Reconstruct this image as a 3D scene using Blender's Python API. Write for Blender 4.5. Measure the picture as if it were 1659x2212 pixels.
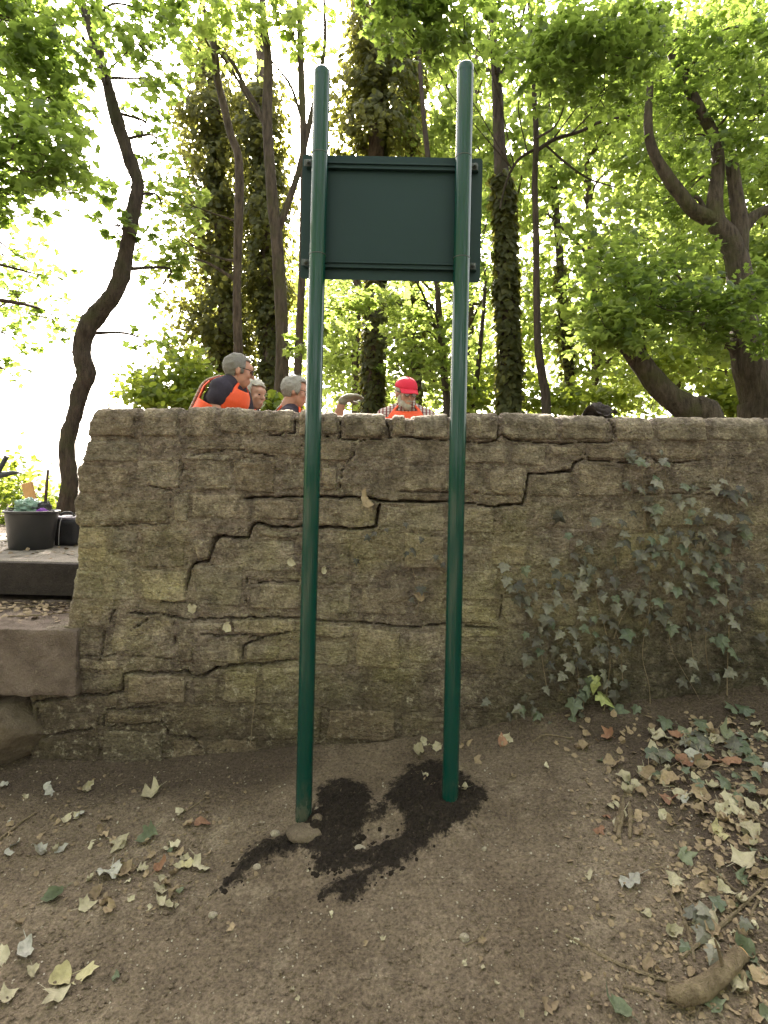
import bpy, math, random
import numpy as np
from mathutils import Vector, Matrix
for o in list(bpy.data.objects): bpy.data.objects.remove(o)
scene = bpy.context.scene
rad = math.radians
random.seed(7)
rng = np.random.default_rng(11)

# ------------------------------------------------------------------ camera, sky, sun, exposure
F, CX, CY, ROLL, EYE = 1200.0, 829.5, 1040.0, rad(1.3), 1.5      # photograph measured on a 1659 x 2212 grid
cd = bpy.data.cameras.new('camera'); cam = bpy.data.objects.new('camera', cd)
scene.collection.objects.link(cam); scene.camera = cam
cd.sensor_fit = 'VERTICAL'; cd.sensor_height = 36.0; cd.lens = 36.0 * F / 2212
cd.shift_y = -(1106 - CY) / 2212; cd.clip_start = 0.05; cd.clip_end = 500
cr, sr = math.cos(ROLL), math.sin(ROLL)
cam.matrix_world = Matrix(((cr, -sr, 0, 0), (0, 0, -1, 0), (sr, cr, 0, EYE), (0, 0, 0, 1)))

SUN_AZ, SUN_EL = rad(-9), rad(38)             # azimuth from +Y towards +X: behind the wall, to the left
world = bpy.data.worlds.new('World'); scene.world = world; world.use_nodes = True
wn = world.node_tree.nodes; wl = world.node_tree.links; wn.clear()
sky = wn.new('ShaderNodeTexSky'); sky.sky_type = 'NISHITA'; sky.sun_disc = False
sky.sun_elevation = SUN_EL; sky.sun_rotation = SUN_AZ
sky.air_density = 1.0; sky.dust_density = 4.0; sky.ozone_density = 1.0
hs = wn.new('ShaderNodeHueSaturation'); hs.inputs['Saturation'].default_value = 0.35
bg = wn.new('ShaderNodeBackground'); bg.inputs['Strength'].default_value = 0.15
wo = wn.new('ShaderNodeOutputWorld')
wl.new(sky.outputs[0], hs.inputs['Color']); wm = wn.new('ShaderNodeMix'); wm.data_type = 'RGBA'; wm.blend_type = 'MULTIPLY'; wm.inputs[0].default_value = 1; wm.inputs[7].default_value = (1.07, 1.0, .93, 1)      # warm hazy air
wl.new(hs.outputs[0], wm.inputs[6]); wl.new(wm.outputs[2], bg.inputs['Color']); wl.new(bg.outputs[0], wo.inputs['Surface'])
sl = bpy.data.lights.new('sun', 'SUN'); sl.energy = 5.0; sl.angle = rad(0.5); sl.color = (1, .93, .82)
sun = bpy.data.objects.new('sun', sl); scene.collection.objects.link(sun)
sdir = Vector((math.sin(SUN_AZ) * math.cos(SUN_EL), math.cos(SUN_AZ) * math.cos(SUN_EL), math.sin(SUN_EL)))
sun.rotation_euler = sdir.to_track_quat('Z', 'Y').to_euler(); sun.location = sdir * 30
vs = scene.view_settings
vs.view_transform = 'Standard'; vs.look = 'None'; vs.gamma = 1; vs.use_curve_mapping = False
vs.exposure = 2.75
scene.render.engine = 'CYCLES'
scene.cycles.max_bounces = 8; scene.cycles.transmission_bounces = 6; scene.cycles.diffuse_bounces = 4

# ------------------------------------------------------------------ helpers
COL = scene.collection
def at(px, py, Y):
    u = (px - CX) / F * Y; v = (CY - py) / F * Y
    return Vector((u * cr - v * sr, Y, EYE + u * sr + v * cr))
def to_px(x, Y, z):
    wx = x; wz = z - EYE
    u = wx * cr + wz * sr; v = -wx * sr + wz * cr
    return CX + u * F / Y, CY - v * F / Y
def tag(o, label=None, cat=None, group=None, kind=None):
    if label: o['label'] = label
    if cat: o['category'] = cat
    if group: o['group'] = group
    if kind: o['kind'] = kind
    return o
def empty(name, loc, label=None, cat=None, group=None):
    o = bpy.data.objects.new(name, None); COL.objects.link(o); o.location = loc; o.empty_display_size = .1
    return tag(o, label, cat, group)
def par(c, p):
    c.parent = p; c.matrix_parent_inverse = p_inv(p)
    return c
def p_inv(p):
    m = Matrix.LocRotScale(p.location, p.rotation_euler, p.scale)
    if p.parent is not None: m = Matrix.LocRotScale(p.parent.location, p.parent.rotation_euler, p.parent.scale) @ p.matrix_parent_inverse @ m
    return m.inverted()
def mesh_np(name, verts, faces, mat=None, parent=None, smooth=True, attrs=None, center=True):
    """faces: list of int arrays (n,3)/(n,4). Object origin is set at the mesh's own centre."""
    verts = np.asarray(verts, dtype=np.float64)
    c = np.array([(verts[:, 0].min() + verts[:, 0].max()) / 2, (verts[:, 1].min() + verts[:, 1].max()) / 2, verts[:, 2].min()]) if center else np.zeros(3)
    me = bpy.data.meshes.new(name)
    if not isinstance(faces, list): faces = [faces]
    faces = [np.asarray(f, dtype=np.int32) for f in faces if len(f)]
    me.vertices.add(len(verts)); me.vertices.foreach_set('co', (verts - c).astype(np.float32).ravel())
    nl = sum(f.size for f in faces); npoly = sum(len(f) for f in faces)
    me.loops.add(nl); me.loops.foreach_set('vertex_index', np.concatenate([f.ravel() for f in faces]))
    me.polygons.add(npoly)
    tot = np.concatenate([np.full(len(f), f.shape[1], np.int32) for f in faces])
    st = np.concatenate([[0], np.cumsum(tot)[:-1]]).astype(np.int32)
    me.polygons.foreach_set('loop_start', st)
    me.update(calc_edges=True)
    me.polygons.foreach_set('use_smooth', np.full(npoly, bool(smooth)))
    if attrs:
        for k, v in attrs.items():
            a = me.attributes.new(k, 'FLOAT', 'POINT'); a.data.foreach_set('value', np.asarray(v, np.float32))
    me.validate(); me.update()
    if mat: me.materials.append(mat)
    o = bpy.data.objects.new(name, me); COL.objects.link(o); o.location = c
    if parent is not None: par(o, parent)
    return o
def _hash(ix, iy, iz, seed):
    n = (ix.astype(np.int64) * 374761393 + iy.astype(np.int64) * 668265263 + iz.astype(np.int64) * 2147483647 + seed * 974711) & 0xffffffff
    n = ((n ^ (n >> 13)) * 1274126177) & 0xffffffff
    n = ((n ^ (n >> 16)) * 2246822519) & 0xffffffff
    return ((n ^ (n >> 15)) & 0xffffff) / float(0xffffff)
def vnoise(p, seed=0):
    p = np.asarray(p, float); i = np.floor(p).astype(np.int64); f = p - i; f = f * f * (3 - 2 * f)
    r = 0
    for dx in (0, 1):
        for dy in (0, 1):
            for dz in (0, 1):
                w = (f[:, 0] if dx else 1 - f[:, 0]) * (f[:, 1] if dy else 1 - f[:, 1]) * (f[:, 2] if dz else 1 - f[:, 2])
                r = r + w * _hash(i[:, 0] + dx, i[:, 1] + dy, i[:, 2] + dz, seed)
    return r * 2 - 1
def fbm(p, scale, octv=4, seed=0, gain=.5):
    p = np.asarray(p, float) * scale; a = 1; s = 0; t = 0
    for k in range(octv):
        s = s + a * vnoise(p + 17.3 * k, seed + k); t += a; a *= gain; p = p * 2.03
    return s / t
def smooth01(t): t = np.clip(t, 0, 1); return t * t * (3 - 2 * t)
def catmull(pts, n):
    pts = [np.asarray(p, float) for p in pts]
    if len(pts) == 2: return np.array([pts[0] + (pts[1] - pts[0]) * i / n for i in range(n + 1)])
    P = [2 * pts[0] - pts[1]] + pts + [2 * pts[-1] - pts[-2]]; out = []
    for i in range(len(pts) - 1):
        a, b, c, d = P[i:i + 4]
        for k in range(n):
            t = k / n
            out.append(.5 * (2 * b + (c - a) * t + (2 * a - 5 * b + 4 * c - d) * t * t + (3 * b - a - 3 * c + d) * t ** 3))
    out.append(pts[-1]); return np.array(out)
class Geo:
    def __init__(s): s.v = []; s.t = []; s.q = []; s.n = 0
    def add(s, v, t=None, q=None):
        v = np.asarray(v, float); s.v.append(v)
        if t is not None and len(t): s.t.append(np.asarray(t) + s.n)
        if q is not None and len(q): s.q.append(np.asarray(q) + s.n)
        s.n += len(v)
    def tube(s, pts, radii, sides=8, bump=0, seed=0, sub=1):
        P = catmull(pts, sub) if sub > 1 else np.asarray(pts, float)
        r = np.interp(np.linspace(0, 1, len(P)), np.linspace(0, 1, len(radii)), radii)
        T = np.gradient(P, axis=0); T /= np.linalg.norm(T, axis=1)[:, None] + 1e-9
        ref = np.array([0, 0, 1.]) if abs(T[0][2]) < .9 else np.array([1., 0, 0])
        V = []; u = np.cross(T[0], ref); u /= np.linalg.norm(u)
        for k in range(len(P)):
            u = u - T[k] * np.dot(u, T[k]); u /= np.linalg.norm(u) + 1e-9; w = np.cross(T[k], u)
            a = np.arange(sides) * 2 * math.pi / sides
            V.append(P[k] + (np.cos(a)[:, None] * u + np.sin(a)[:, None] * w) * r[k])
        V = np.array(V)
        if bump:
            flat = V.reshape(-1, 3); nz = fbm(flat * np.array([1, 1, .45]), 7, 3, seed) * 1.2 + .6 * fbm(flat, 25, 2, seed + 9)
            cen = np.repeat(P, sides, axis=0); flat = cen + (flat - cen) * (1 + bump * nz)[:, None]; V = flat.reshape(V.shape)
        n = len(P); i = np.arange(n - 1)[:, None] * sides; j = np.arange(sides)[None]; jn = (j + 1) % sides
        q = np.stack([i + j, i + jn, i + sides + jn, i + sides + j], -1).reshape(-1, 4)
        vv = np.concatenate([V.reshape(-1, 3), P[:1], P[-1:]]); c0 = n * sides; c1 = c0 + 1
        t = [(c0, (k + 1) % sides, k) for k in range(sides)] + [(c1, (n - 1) * sides + k, (n - 1) * sides + (k + 1) % sides) for k in range(sides)]
        s.add(vv, t, q)
    def ball(s, c, r, M=None, seg=14, rings=10):
        a = np.linspace(0, 2 * math.pi, seg, endpoint=False); b = np.linspace(-math.pi / 2, math.pi / 2, rings + 1)[1:-1]
        V = np.array([[math.cos(bb) * math.cos(aa), math.cos(bb) * math.sin(aa), math.sin(bb)] for bb in b for aa in a] + [[0, 0, -1], [0, 0, 1]])
        V = V * np.asarray(r)
        if M is not None: V = V @ np.asarray(M).T
        V = V + np.asarray(c); n = rings - 1
        q = [(i * seg + j, i * seg + (j + 1) % seg, (i + 1) * seg + (j + 1) % seg, (i + 1) * seg + j) for i in range(n - 1) for j in range(seg)]
        t = [(n * seg, (j + 1) % seg, j) for j in range(seg)] + [(n * seg + 1, (n - 1) * seg + j, (n - 1) * seg + (j + 1) % seg) for j in range(seg)]
        s.add(V, t, q)
    def capsule(s, p0, p1, r0, r1, seg=14):
        p0 = np.asarray(p0, float); p1 = np.asarray(p1, float); d = p1 - p0; L = np.linalg.norm(d); d = d / L
        pts = []; rr = []
        for a in (-80, -55, -25): pts.append(p0 + d * r0 * math.sin(rad(a))); rr.append(r0 * math.cos(rad(a)))
        for k in (0, .25, .5, .75, 1): pts.append(p0 + d * L * k); rr.append(r0 + (r1 - r0) * k)
        for a in (25, 55, 80): pts.append(p1 + d * r1 * math.sin(rad(a))); rr.append(r1 * math.cos(rad(a)))
        P = np.array(pts)
        ref = np.array([0, 0, 1.]) if abs(d[2]) < .9 else np.array([1., 0, 0])
        u = np.cross(d, ref); u /= np.linalg.norm(u); w = np.cross(d, u)
        a = np.arange(seg) * 2 * math.pi / seg; ring = np.cos(a)[:, None] * u + np.sin(a)[:, None] * w
        V = np.concatenate([P[k] + ring * rr[k] for k in range(len(P))] + [P[:1], P[-1:]])
        n = len(P)
        q = [(i * seg + j, i * seg + (j + 1) % seg, (i + 1) * seg + (j + 1) % seg, (i + 1) * seg + j) for i in range(n - 1) for j in range(seg)]
        t = [(n * seg, (j + 1) % seg, j) for j in range(seg)] + [(n * seg + 1, (n - 1) * seg + j, (n - 1) * seg + (j + 1) % seg) for j in range(seg)]
        s.add(V, t, q)
    def lathe(s, c, prof, seg=32):
        c = np.asarray(c, float); a = np.arange(seg) * 2 * math.pi / seg; n = len(prof)
        V = np.array([[r * math.cos(x), r * math.sin(x), z] for r, z in prof for x in a]) + c
        q = [(i * seg + j, i * seg + (j + 1) % seg, (i + 1) * seg + (j + 1) % seg, (i + 1) * seg + j) for i in range(n - 1) for j in range(seg)]
        s.add(V, None, q)
    def box(s, lo, hi, M=None, c=(0, 0, 0)):
        x0, y0, z0 = lo; x1, y1, z1 = hi
        V = np.array([(x0, y0, z0), (x1, y0, z0), (x1, y1, z0), (x0, y1, z0), (x0, y0, z1), (x1, y0, z1), (x1, y1, z1), (x0, y1, z1)], float)
        if M is not None: V = V @ np.asarray(M).T
        s.add(V + np.asarray(c), None, [(0, 3, 2, 1), (4, 5, 6, 7), (0, 1, 5, 4), (1, 2, 6, 5), (2, 3, 7, 6), (3, 0, 4, 7)])
    def build(s, name, mat, parent=None, smooth=True):
        f = []
        if s.t: f.append(np.concatenate(s.t))
        if s.q: f.append(np.concatenate(s.q))
        o = mesh_np(name, np.concatenate(s.v), f, mat, parent, smooth)
        if smooth: o.data.set_sharp_from_angle(angle=rad(52))
        return o
def bevel(o, w=.004, seg=2):
    m = o.modifiers.new('bevel', 'BEVEL'); m.width = w; m.segments = seg; m.limit_method = 'ANGLE'; return o
def remesh(o, vox=.01, it=4):
    m = o.modifiers.new('remesh', 'REMESH'); m.mode = 'VOXEL'; m.voxel_size = vox; m.use_smooth_shade = True
    s = o.modifiers.new('smooth', 'SMOOTH'); s.iterations = it; s.factor = .5; return o

# ------------------------------------------------------------------ materials
class NT:
    def __init__(s, name):
        s.m = bpy.data.materials.new(name); s.m.use_nodes = True; s.t = s.m.node_tree; s.t.nodes.clear()
        s.out = s.n('ShaderNodeOutputMaterial'); s.pos = s.n('ShaderNodeNewGeometry').outputs['Position']
    def n(s, t, **k):
        x = s.t.nodes.new(t)
        for a, b in k.items(): setattr(x, a, b)
        return x
    def set(s, sock, v):
        if isinstance(v, bpy.types.NodeSocket): s.t.links.new(v, sock)
        else:
            if isinstance(v, (tuple, list)) and len(v) == 3 and sock.type == 'RGBA': v = (*v, 1)
            sock.default_value = v
    def noise(s, scale, detail=4, rough=.55, vec=None, dist=0):
        x = s.n('ShaderNodeTexNoise'); s.set(x.inputs['Vector'], vec or s.pos); x.inputs['Scale'].default_value = scale
        x.inputs['Detail'].default_value = detail; x.inputs['Roughness'].default_value = rough; x.inputs['Distortion'].default_value = dist
        return x.outputs['Fac']
    def vor(s, scale, vec=None, feature='F1'):
        x = s.n('ShaderNodeTexVoronoi', feature=feature); s.set(x.inputs['Vector'], vec or s.pos); x.inputs['Scale'].default_value = scale
        return x.outputs['Distance']
    def map(s, sc, vec=None):
        x = s.n('ShaderNodeMapping'); s.set(x.inputs['Vector'], vec or s.pos); x.inputs['Scale'].default_value = sc; return x.outputs[0]
    def rng(s, v, a, b, c=0, d=1):
        x = s.n('ShaderNodeMapRange'); s.set(x.inputs[0], v)
        for i, q in enumerate((a, b, c, d)): x.inputs[i + 1].default_value = q
        return x.outputs[0]
    def mix(s, f, a, b, mode='MIX'):
        x = s.n('ShaderNodeMix', data_type='RGBA', blend_type=mode); s.set(x.inputs[0], f); s.set(x.inputs[6], a); s.set(x.inputs[7], b); return x.outputs[2]
    def math(s, op, a, b=0.0):
        x = s.n('ShaderNodeMath', operation=op); s.set(x.inputs[0], a); s.set(x.inputs[1], b); return x.outputs[0]
    def attr(s, nm): x = s.n('ShaderNodeAttribute'); x.attribute_name = nm; return x.outputs['Fac']
    def sep(s, v=None): x = s.n('ShaderNodeSeparateXYZ'); s.set(x.inputs[0], v or s.pos); return x.outputs
    def rand(s): return s.n('ShaderNodeObjectInfo').outputs['Random']
    def val(s, c, v):
        x = s.n('ShaderNodeHueSaturation'); s.set(x.inputs['Color'], c); s.set(x.inputs['Value'], v); return x.outputs[0]
    def bump(s, h, dist=.01, st=1.0, nrm=None):
        x = s.n('ShaderNodeBump'); s.set(x.inputs['Height'], h); x.inputs['Distance'].default_value = dist; x.inputs['Strength'].default_value = st
        if nrm is not None: s.set(x.inputs['Normal'], nrm)
        return x.outputs[0]
    def bsdf(s, col, rough=.8, nrm=None, spec=.5, metal=0, coat=0):
        x = s.n('ShaderNodeBsdfPrincipled'); s.set(x.inputs['Base Color'], col); s.set(x.inputs['Roughness'], rough)
        x.inputs['Specular IOR Level'].default_value = spec; x.inputs['Metallic'].default_value = metal
        x.inputs['Coat Weight'].default_value = coat; x.inputs['Coat Roughness'].default_value = .08
        if nrm is not None: s.set(x.inputs['Normal'], nrm)
        return x.outputs[0]
    def done(s, sh): s.t.links.new(sh, s.out.inputs['Surface']); return s.m
def simple(name, col, rough=.7, nscale=40, var=.25, bump=.002, spec=.4):
    n = NT(name); f = n.noise(nscale, 4); c = n.mix(f, tuple(x * (1 - var) for x in col), tuple(min(1, x * (1 + var)) for x in col))
    return n.done(n.bsdf(c, rough, n.bump(n.noise(nscale * 3, 3), bump), spec))
def stone_mat(name, base, dark, olive, lift=1.0, mort=False):
    n = NT(name)
    big = n.noise(2.3, 5, .6); mid = n.noise(11, 5, .62); fine = n.noise(70, 4, .65)
    c = n.mix(n.rng(mid, .35, .68), dark, base)
    z = n.sep()[2]
    # algae bloom on the middle of the wall, damp and earth-splashed foot
    alg = n.math('MULTIPLY', n.rng(big, .42, .62), n.rng(z, 1.55, 1.1))
    c = n.mix(n.math('MULTIPLY', alg, .75), c, olive)
    foot = n.math('ADD', z, n.math('MULTIPLY', n.rng(n.noise(5, 5, .65), 0, 1, -.35, .35), 1.0))
    c = n.mix(n.rng(foot, .62, .18, 0, .85), c, (.075, .056, .04))
    c = n.mix(n.rng(n.noise(26, 5, .7), .55, .68, 0, .7), c, (.42, .37, .27))
    c = n.mix(n.rng(n.vor(60), .02, .3, .5, 0), c, (.05, .04, .03))
    if not mort:
        c = n.val(c, n.rng(n.rand(), 0, 1, .78, 1.22)); r2 = n.math('FRACT', n.math('MULTIPLY', n.rand(), 7.3))
        c = n.mix(n.rng(r2, .6, 1, 0, .3), c, (.25, .185, .125)); c = n.mix(n.rng(r2, .35, 0, 0, .25), c, (.25, .225, .18))
    c = n.val(c, n.rng(n.noise(33, 5, .7), .32, .68, .8, 1.2))
    c = n.mix(n.rng(n.noise(17, 6, .75), .57, .72, 0, .75), c, (.045, .035, .027))
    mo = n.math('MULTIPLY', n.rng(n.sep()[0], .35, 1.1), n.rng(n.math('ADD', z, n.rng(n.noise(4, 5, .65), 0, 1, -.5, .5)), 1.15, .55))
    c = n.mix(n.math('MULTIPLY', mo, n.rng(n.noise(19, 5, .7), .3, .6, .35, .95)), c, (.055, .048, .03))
    c = n.val(c, n.rng(fine, .3, .7, .62, 1.38))
    h = n.math('ADD', n.math('MULTIPLY', mid, 1.2), n.math('ADD', n.math('MULTIPLY', fine, .45), n.math('MULTIPLY', n.noise(190, 3, .7), .22)))
    rdg = n.math('ABSOLUTE', n.math('SUBTRACT', n.noise(24, 5, .6, n.map((1, 1, 1.9))), .5))
    h = n.math('ADD', h, n.math('MULTIPLY', rdg, -1.6))
    h = n.math('ADD', h, n.math('MULTIPLY', n.rng(n.vor(46), 0, .35, 0, 1), .3))
    b = n.bump(h, .027, 1.0)
    return n.done(n.bsdf(c, .92, b, .25))
M = {}
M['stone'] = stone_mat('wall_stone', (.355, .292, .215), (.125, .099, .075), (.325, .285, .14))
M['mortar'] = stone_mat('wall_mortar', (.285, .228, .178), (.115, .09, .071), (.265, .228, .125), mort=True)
def soil():
    n = NT('soil'); big = n.noise(1.6, 5, .6); mid = n.noise(9, 5, .65); fine = n.noise(80, 5, .7)
    c = n.mix(n.rng(big, .35, .65), (.165, .122, .086), (.27, .208, .15))
    c = n.mix(n.rng(mid, .45, .75, 0, .6), c, (.13, .098, .072))
    c = n.mix(n.rng(n.noise(5.5, 5, .7), .54, .68, 0, .7), c, (.37, .295, .215))
    c = n.mix(n.rng(n.attr('humus'), .15, .85, 0, .85), c, (.085, .062, .047))
    c = n.mix(n.rng(n.noise(140, 3, .7), .62, .72, 0, .5), c, (.36, .3, .22))
    d = n.math('ADD', n.attr('wet'), n.rng(n.noise(24, 6, .8), .3, .7, -.62, .62))
    c = n.mix(n.rng(d, .3, .72), c, n.mix(fine, (.014, .0105, .008), (.046, .034, .026)))
    c = n.mix(n.rng(n.noise(32, 5, .7), .56, .7, 0, .5), c, (.075, .053, .038))
    c = n.val(c, n.rng(fine, .3, .7, .5, 1.5))
    h = n.math('ADD', n.math('MULTIPLY', mid, 1.0), n.math('ADD', n.math('MULTIPLY', fine, .6), n.math('MULTIPLY', n.noise(240, 3, .7), .25)))
    h = n.math('ADD', h, n.math('MULTIPLY', n.rng(n.vor(75), 0, .5, 1, 0), .35))
    return n.done(n.bsdf(c, .95, n.bump(h, .03, 1.0), .2))
M['soil'] = soil()
def bark(name, a, b, moss=None, amt=0):
    n = NT(name); v = n.map((1, 1, .22)); f = n.noise(26, 6, .65, v); g = n.noise(4, 4)
    c = n.mix(n.rng(f, .32, .68), a, b)
    if moss: c = n.mix(n.rng(g, .55 - amt * .3, .75 - amt * .3, 0, .8), c, moss)
    h = n.math('ADD', f, n.math('MULTIPLY', n.noise(90, 4), .35))
    return n.done(n.bsdf(c, .9, n.bump(h, .05, 1.0), .2))
M['bark'] = bark('bark_brown', (.045, .033, .025), (.15, .115, .085))
M['bark_moss'] = bark('bark_mossy', (.04, .031, .023), (.135, .105, .078), (.08, .08, .03), .2)
M['bark_dark'] = bark('bark_dark', (.032, .024, .02), (.10, .076, .06), (.055, .058, .025), .2)
def leafm(name, a, b, tr, trw=.5, rough=.45, spec=.35, vein=0):
    n = NT(name); t = n.attr('tint'); c = n.mix(t, a, b)
    c = n.val(c, n.rng(n.noise(9, 2), .3, .7, .8, 1.2))
    p = n.bsdf(c, rough, None, spec)
    x = n.n('ShaderNodeBsdfTranslucent'); n.set(x.inputs[0], n.mix(t, tuple(q * .75 for q in tr), tr))
    s = n.n('ShaderNodeMixShader'); s.inputs[0].default_value = trw; n.t.links.new(p, s.inputs[1]); n.t.links.new(x.outputs[0], s.inputs[2])
    return n.done(s.outputs[0])
M['leaf'] = leafm('sycamore_leaf', (.03, .06, .018), (.085, .125, .032), (.34, .47, .075), .5)
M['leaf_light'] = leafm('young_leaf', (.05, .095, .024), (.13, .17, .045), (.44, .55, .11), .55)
M['leaf_ivy'] = leafm('tree_ivy_leaf', (.035, .045, .018), (.085, .09, .035), (.36, .36, .07), .45, .5, .22)
M['leaf_shrub'] = leafm('shrub_leaf', (.06, .11, .02), (.13, .18, .03), (.42, .5, .06), .5)
def ivyleaf(name, a, b):
    n = NT(name); c = n.mix(n.rand(), a, b); c = n.val(c, n.rng(n.noise(60, 3), .3, .7, .75, 1.25))
    tc = n.n('ShaderNodeTexCoord').outputs['Object']
    v = n.n('ShaderNodeTexWave', wave_type='RINGS', rings_direction='Z'); n.set(v.inputs['Vector'], tc); v.inputs['Scale'].default_value = .01
    return n.done(n.bsdf(c, .42, n.bump(n.noise(120, 2), .002), .45))
M['ivy'] = ivyleaf('ivy_leaf', (.06, .06, .042), (.165, .155, .115))
M['ivy_green'] = ivyleaf('ivy_leaf_green', (.06, .078, .045), (.11, .125, .075))
M['ivy_yellow'] = ivyleaf('ivy_leaf_yellow', (.2, .24, .07), (.27, .29, .1))
M['ivy_dark'] = ivyleaf('ivy_leaf_dark', (.03, .028, .019), (.06, .052, .036))
def deadleaf(name, a, b):
    n = NT(name); c = n.mix(n.rand(), a, b); c = n.mix(n.rng(n.noise(45, 4, .65), .5, .72, 0, .6), c, tuple(q * .45 for q in a))
    p = n.bsdf(c, .7, n.bump(n.noise(140, 3), .003), .3)
    return n.done(p)
M['dl_cream'] = deadleaf('dry_leaf_cream', (.31, .27, .18), (.47, .42, .295))
M['dl_tan'] = deadleaf('dry_leaf_tan', (.2, .145, .09), (.36, .27, .17))
M['dl_orange'] = deadleaf('dry_leaf_orange', (.2, .105, .066), (.32, .175, .11))
M['dl_green'] = deadleaf('dry_leaf_green', (.12, .14, .085), (.22, .23, .15))
M['dl_grey'] = deadleaf('dry_leaf_grey', (.3, .285, .25), (.4, .38, .33))
M['dl_yellow'] = deadleaf('dry_leaf_yellow', (.4, .35, .19), (.48, .42, .25))
M['twig'] = bark('twig_bark', (.16, .12, .075), (.32, .25, .165))
M['rootwood'] = bark('dead_wood', (.13, .095, .06), (.3, .23, .15))
def paint():
    n = NT('green_powder_coat'); c = n.mix(n.noise(3, 3), (.0015, .036, .027), (.0025, .046, .035))
    z = n.sep()[2]
    dirt = n.math('MULTIPLY', n.rng(n.math('ADD', z, n.rng(n.noise(30, 5, .7), 0, 1, -.1, .1)), .24, .06), n.rng(n.noise(9, 5, .7, n.map((3, 3, 1))), .38, .75))
    c = n.mix(n.math('MULTIPLY', dirt, .75), c, (.17, .125, .085))
    c = n.mix(n.rng(n.noise(160, 3, .8), .7, .78, 0, .25), c, (.25, .25, .2))
    r = n.rng(dirt, 0, 1, .09, .7)
    return n.done(n.bsdf(c, r, n.bump(n.noise(25, 2), .0004), .45))
M['paint'] = paint()
def panelm():
    n = NT('dark_green_panel'); c = n.mix(n.noise(2.5, 3), (.010, .029, .030), (.016, .038, .039))
    c = n.mix(n.rng(n.noise(220, 3, .8), .66, .78, 0, .25), c, (.06, .09, .085))
    return n.done(n.bsdf(c, .45, n.bump(n.noise(300, 2), .0006), .22))
M['panel'] = panelm()
M['bolt'] = simple('bolt_steel', (.05, .06, .055), .35, 60, .3, .001, .5)
def conc(name, a, b, lit=(.3, .27, .22)):
    n = NT(name); c = n.mix(n.rng(n.noise(6, 6, .65), .35, .65), a, b)
    c = n.mix(n.rng(n.noise(45, 4, .7), .58, .72, 0, .6), c, lit); c = n.val(c, n.rng(n.noise(150, 3, .7), .3, .7, .75, 1.25))
    h = n.math('ADD', n.noise(20, 5, .65), n.math('MULTIPLY', n.noise(120, 3, .7), .5))
    return n.done(n.bsdf(c, .9, n.bump(h, .028, 1.0), .25))
M['step'] = conc('step_concrete', (.12, .09, .074), (.205, .158, .13), (.28, .235, .175))
M['slab'] = conc('slab_concrete', (.19, .165, .14), (.3, .26, .225), (.4, .35, .3))
M['slab_edge'] = conc('slab_edge_dark', (.032, .025, .023), (.058, .046, .041), (.08, .068, .06))
M['rock'] = conc('boulder_stone', (.11, .083, .06), (.2, .155, .11), (.26, .22, .165))
M['pebble'] = conc('pebble_stone', (.33, .28, .21), (.5, .44, .35), (.6, .56, .5))
M['skin'] = simple('skin', (.46, .235, .17), .5, 30, .15, .001)
M['skin_pale'] = simple('skin_pale', (.50, .29, .215), .5, 30, .15, .001)
M['hair_grey'] = simple('hair_grey', (.22, .205, .185), .6, 160, .5, .006)
M['hair_white'] = simple('hair_white', (.5, .47, .4), .6, 160, .4, .006)
M['hair_salt'] = simple('hair_salt', (.33, .31, .28), .6, 140, .6, .006)
M['navy'] = simple('navy_cotton', (.028, .022, .035), .85, 60, .3, .002)
M['orange'] = simple('orange_hi_vis', (.82, .10, .03), .6, 25, .12, .002)
M['reflect'] = simple('reflective_tape', (.55, .53, .48), .35, 80, .12, .001)
M['black'] = simple('black_nylon', (.018, .016, .018), .6, 70, .3, .002)
M['plastic'] = simple('black_plastic', (.022, .022, .024), .42, 20, .2, .001, .5)
M['trousers'] = simple('dark_trousers', (.04, .045, .06), .85, 60, .3, .002)
M['red'] = simple('red_cap_cotton', (.62, .018, .05), .75, 90, .15, .002)
M['white'] = simple('white_piping', (.6, .58, .58), .6, 60, .1, .001)
M['lid'] = simple('purple_grey_bag_lid', (.2, .17, .21), .6, 60, .3, .003)  # greyish purple, paler than the black bag
M['glove'] = simple('grey_work_glove', (.24, .22, .17), .8, 50, .45, .004)
M['wood'] = simple('sawn_wood', (.48, .27, .11), .7, 12, .25, .004)
M['steel'] = simple('tool_steel', (.04, .045, .055), .45, 30, .3, .002)
M['netgreen'] = simple('green_netting', (.24, .36, .29), .45, 45, .6, .008)
M['purple'] = simple('purple_cloth', (.16, .03, .3), .7, 60, .2, .002)
M['hat'] = simple('dark_brown_felt', (.028, .02, .018), .85, 40, .4, .004)
M['glass'] = simple('spectacle_lens', (.5, .52, .55), .1, 5, .02, 0, .8)
M['eye'] = simple('dark_eye', (.03, .02, .018), .25, 5, .02, 0, .6)
def plaid():
    n = NT('plaid_shirt'); p = n.sep(); 
    def stripe(s): return n.rng(n.math('SINE', n.math('MULTIPLY', s, 210.0)), .2, .5)
    c = n.mix(stripe(p[0]), (.55, .5, .47), (.2, .06, .06)); c = n.mix(n.math('MULTIPLY', stripe(n.math('ADD', p[2], n.math('MULTIPLY', p[1], .5))), .6), c, (.16, .05, .06))
    return n.done(n.bsdf(c, .85, None, .2))
M['plaid'] = plaid()

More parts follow.
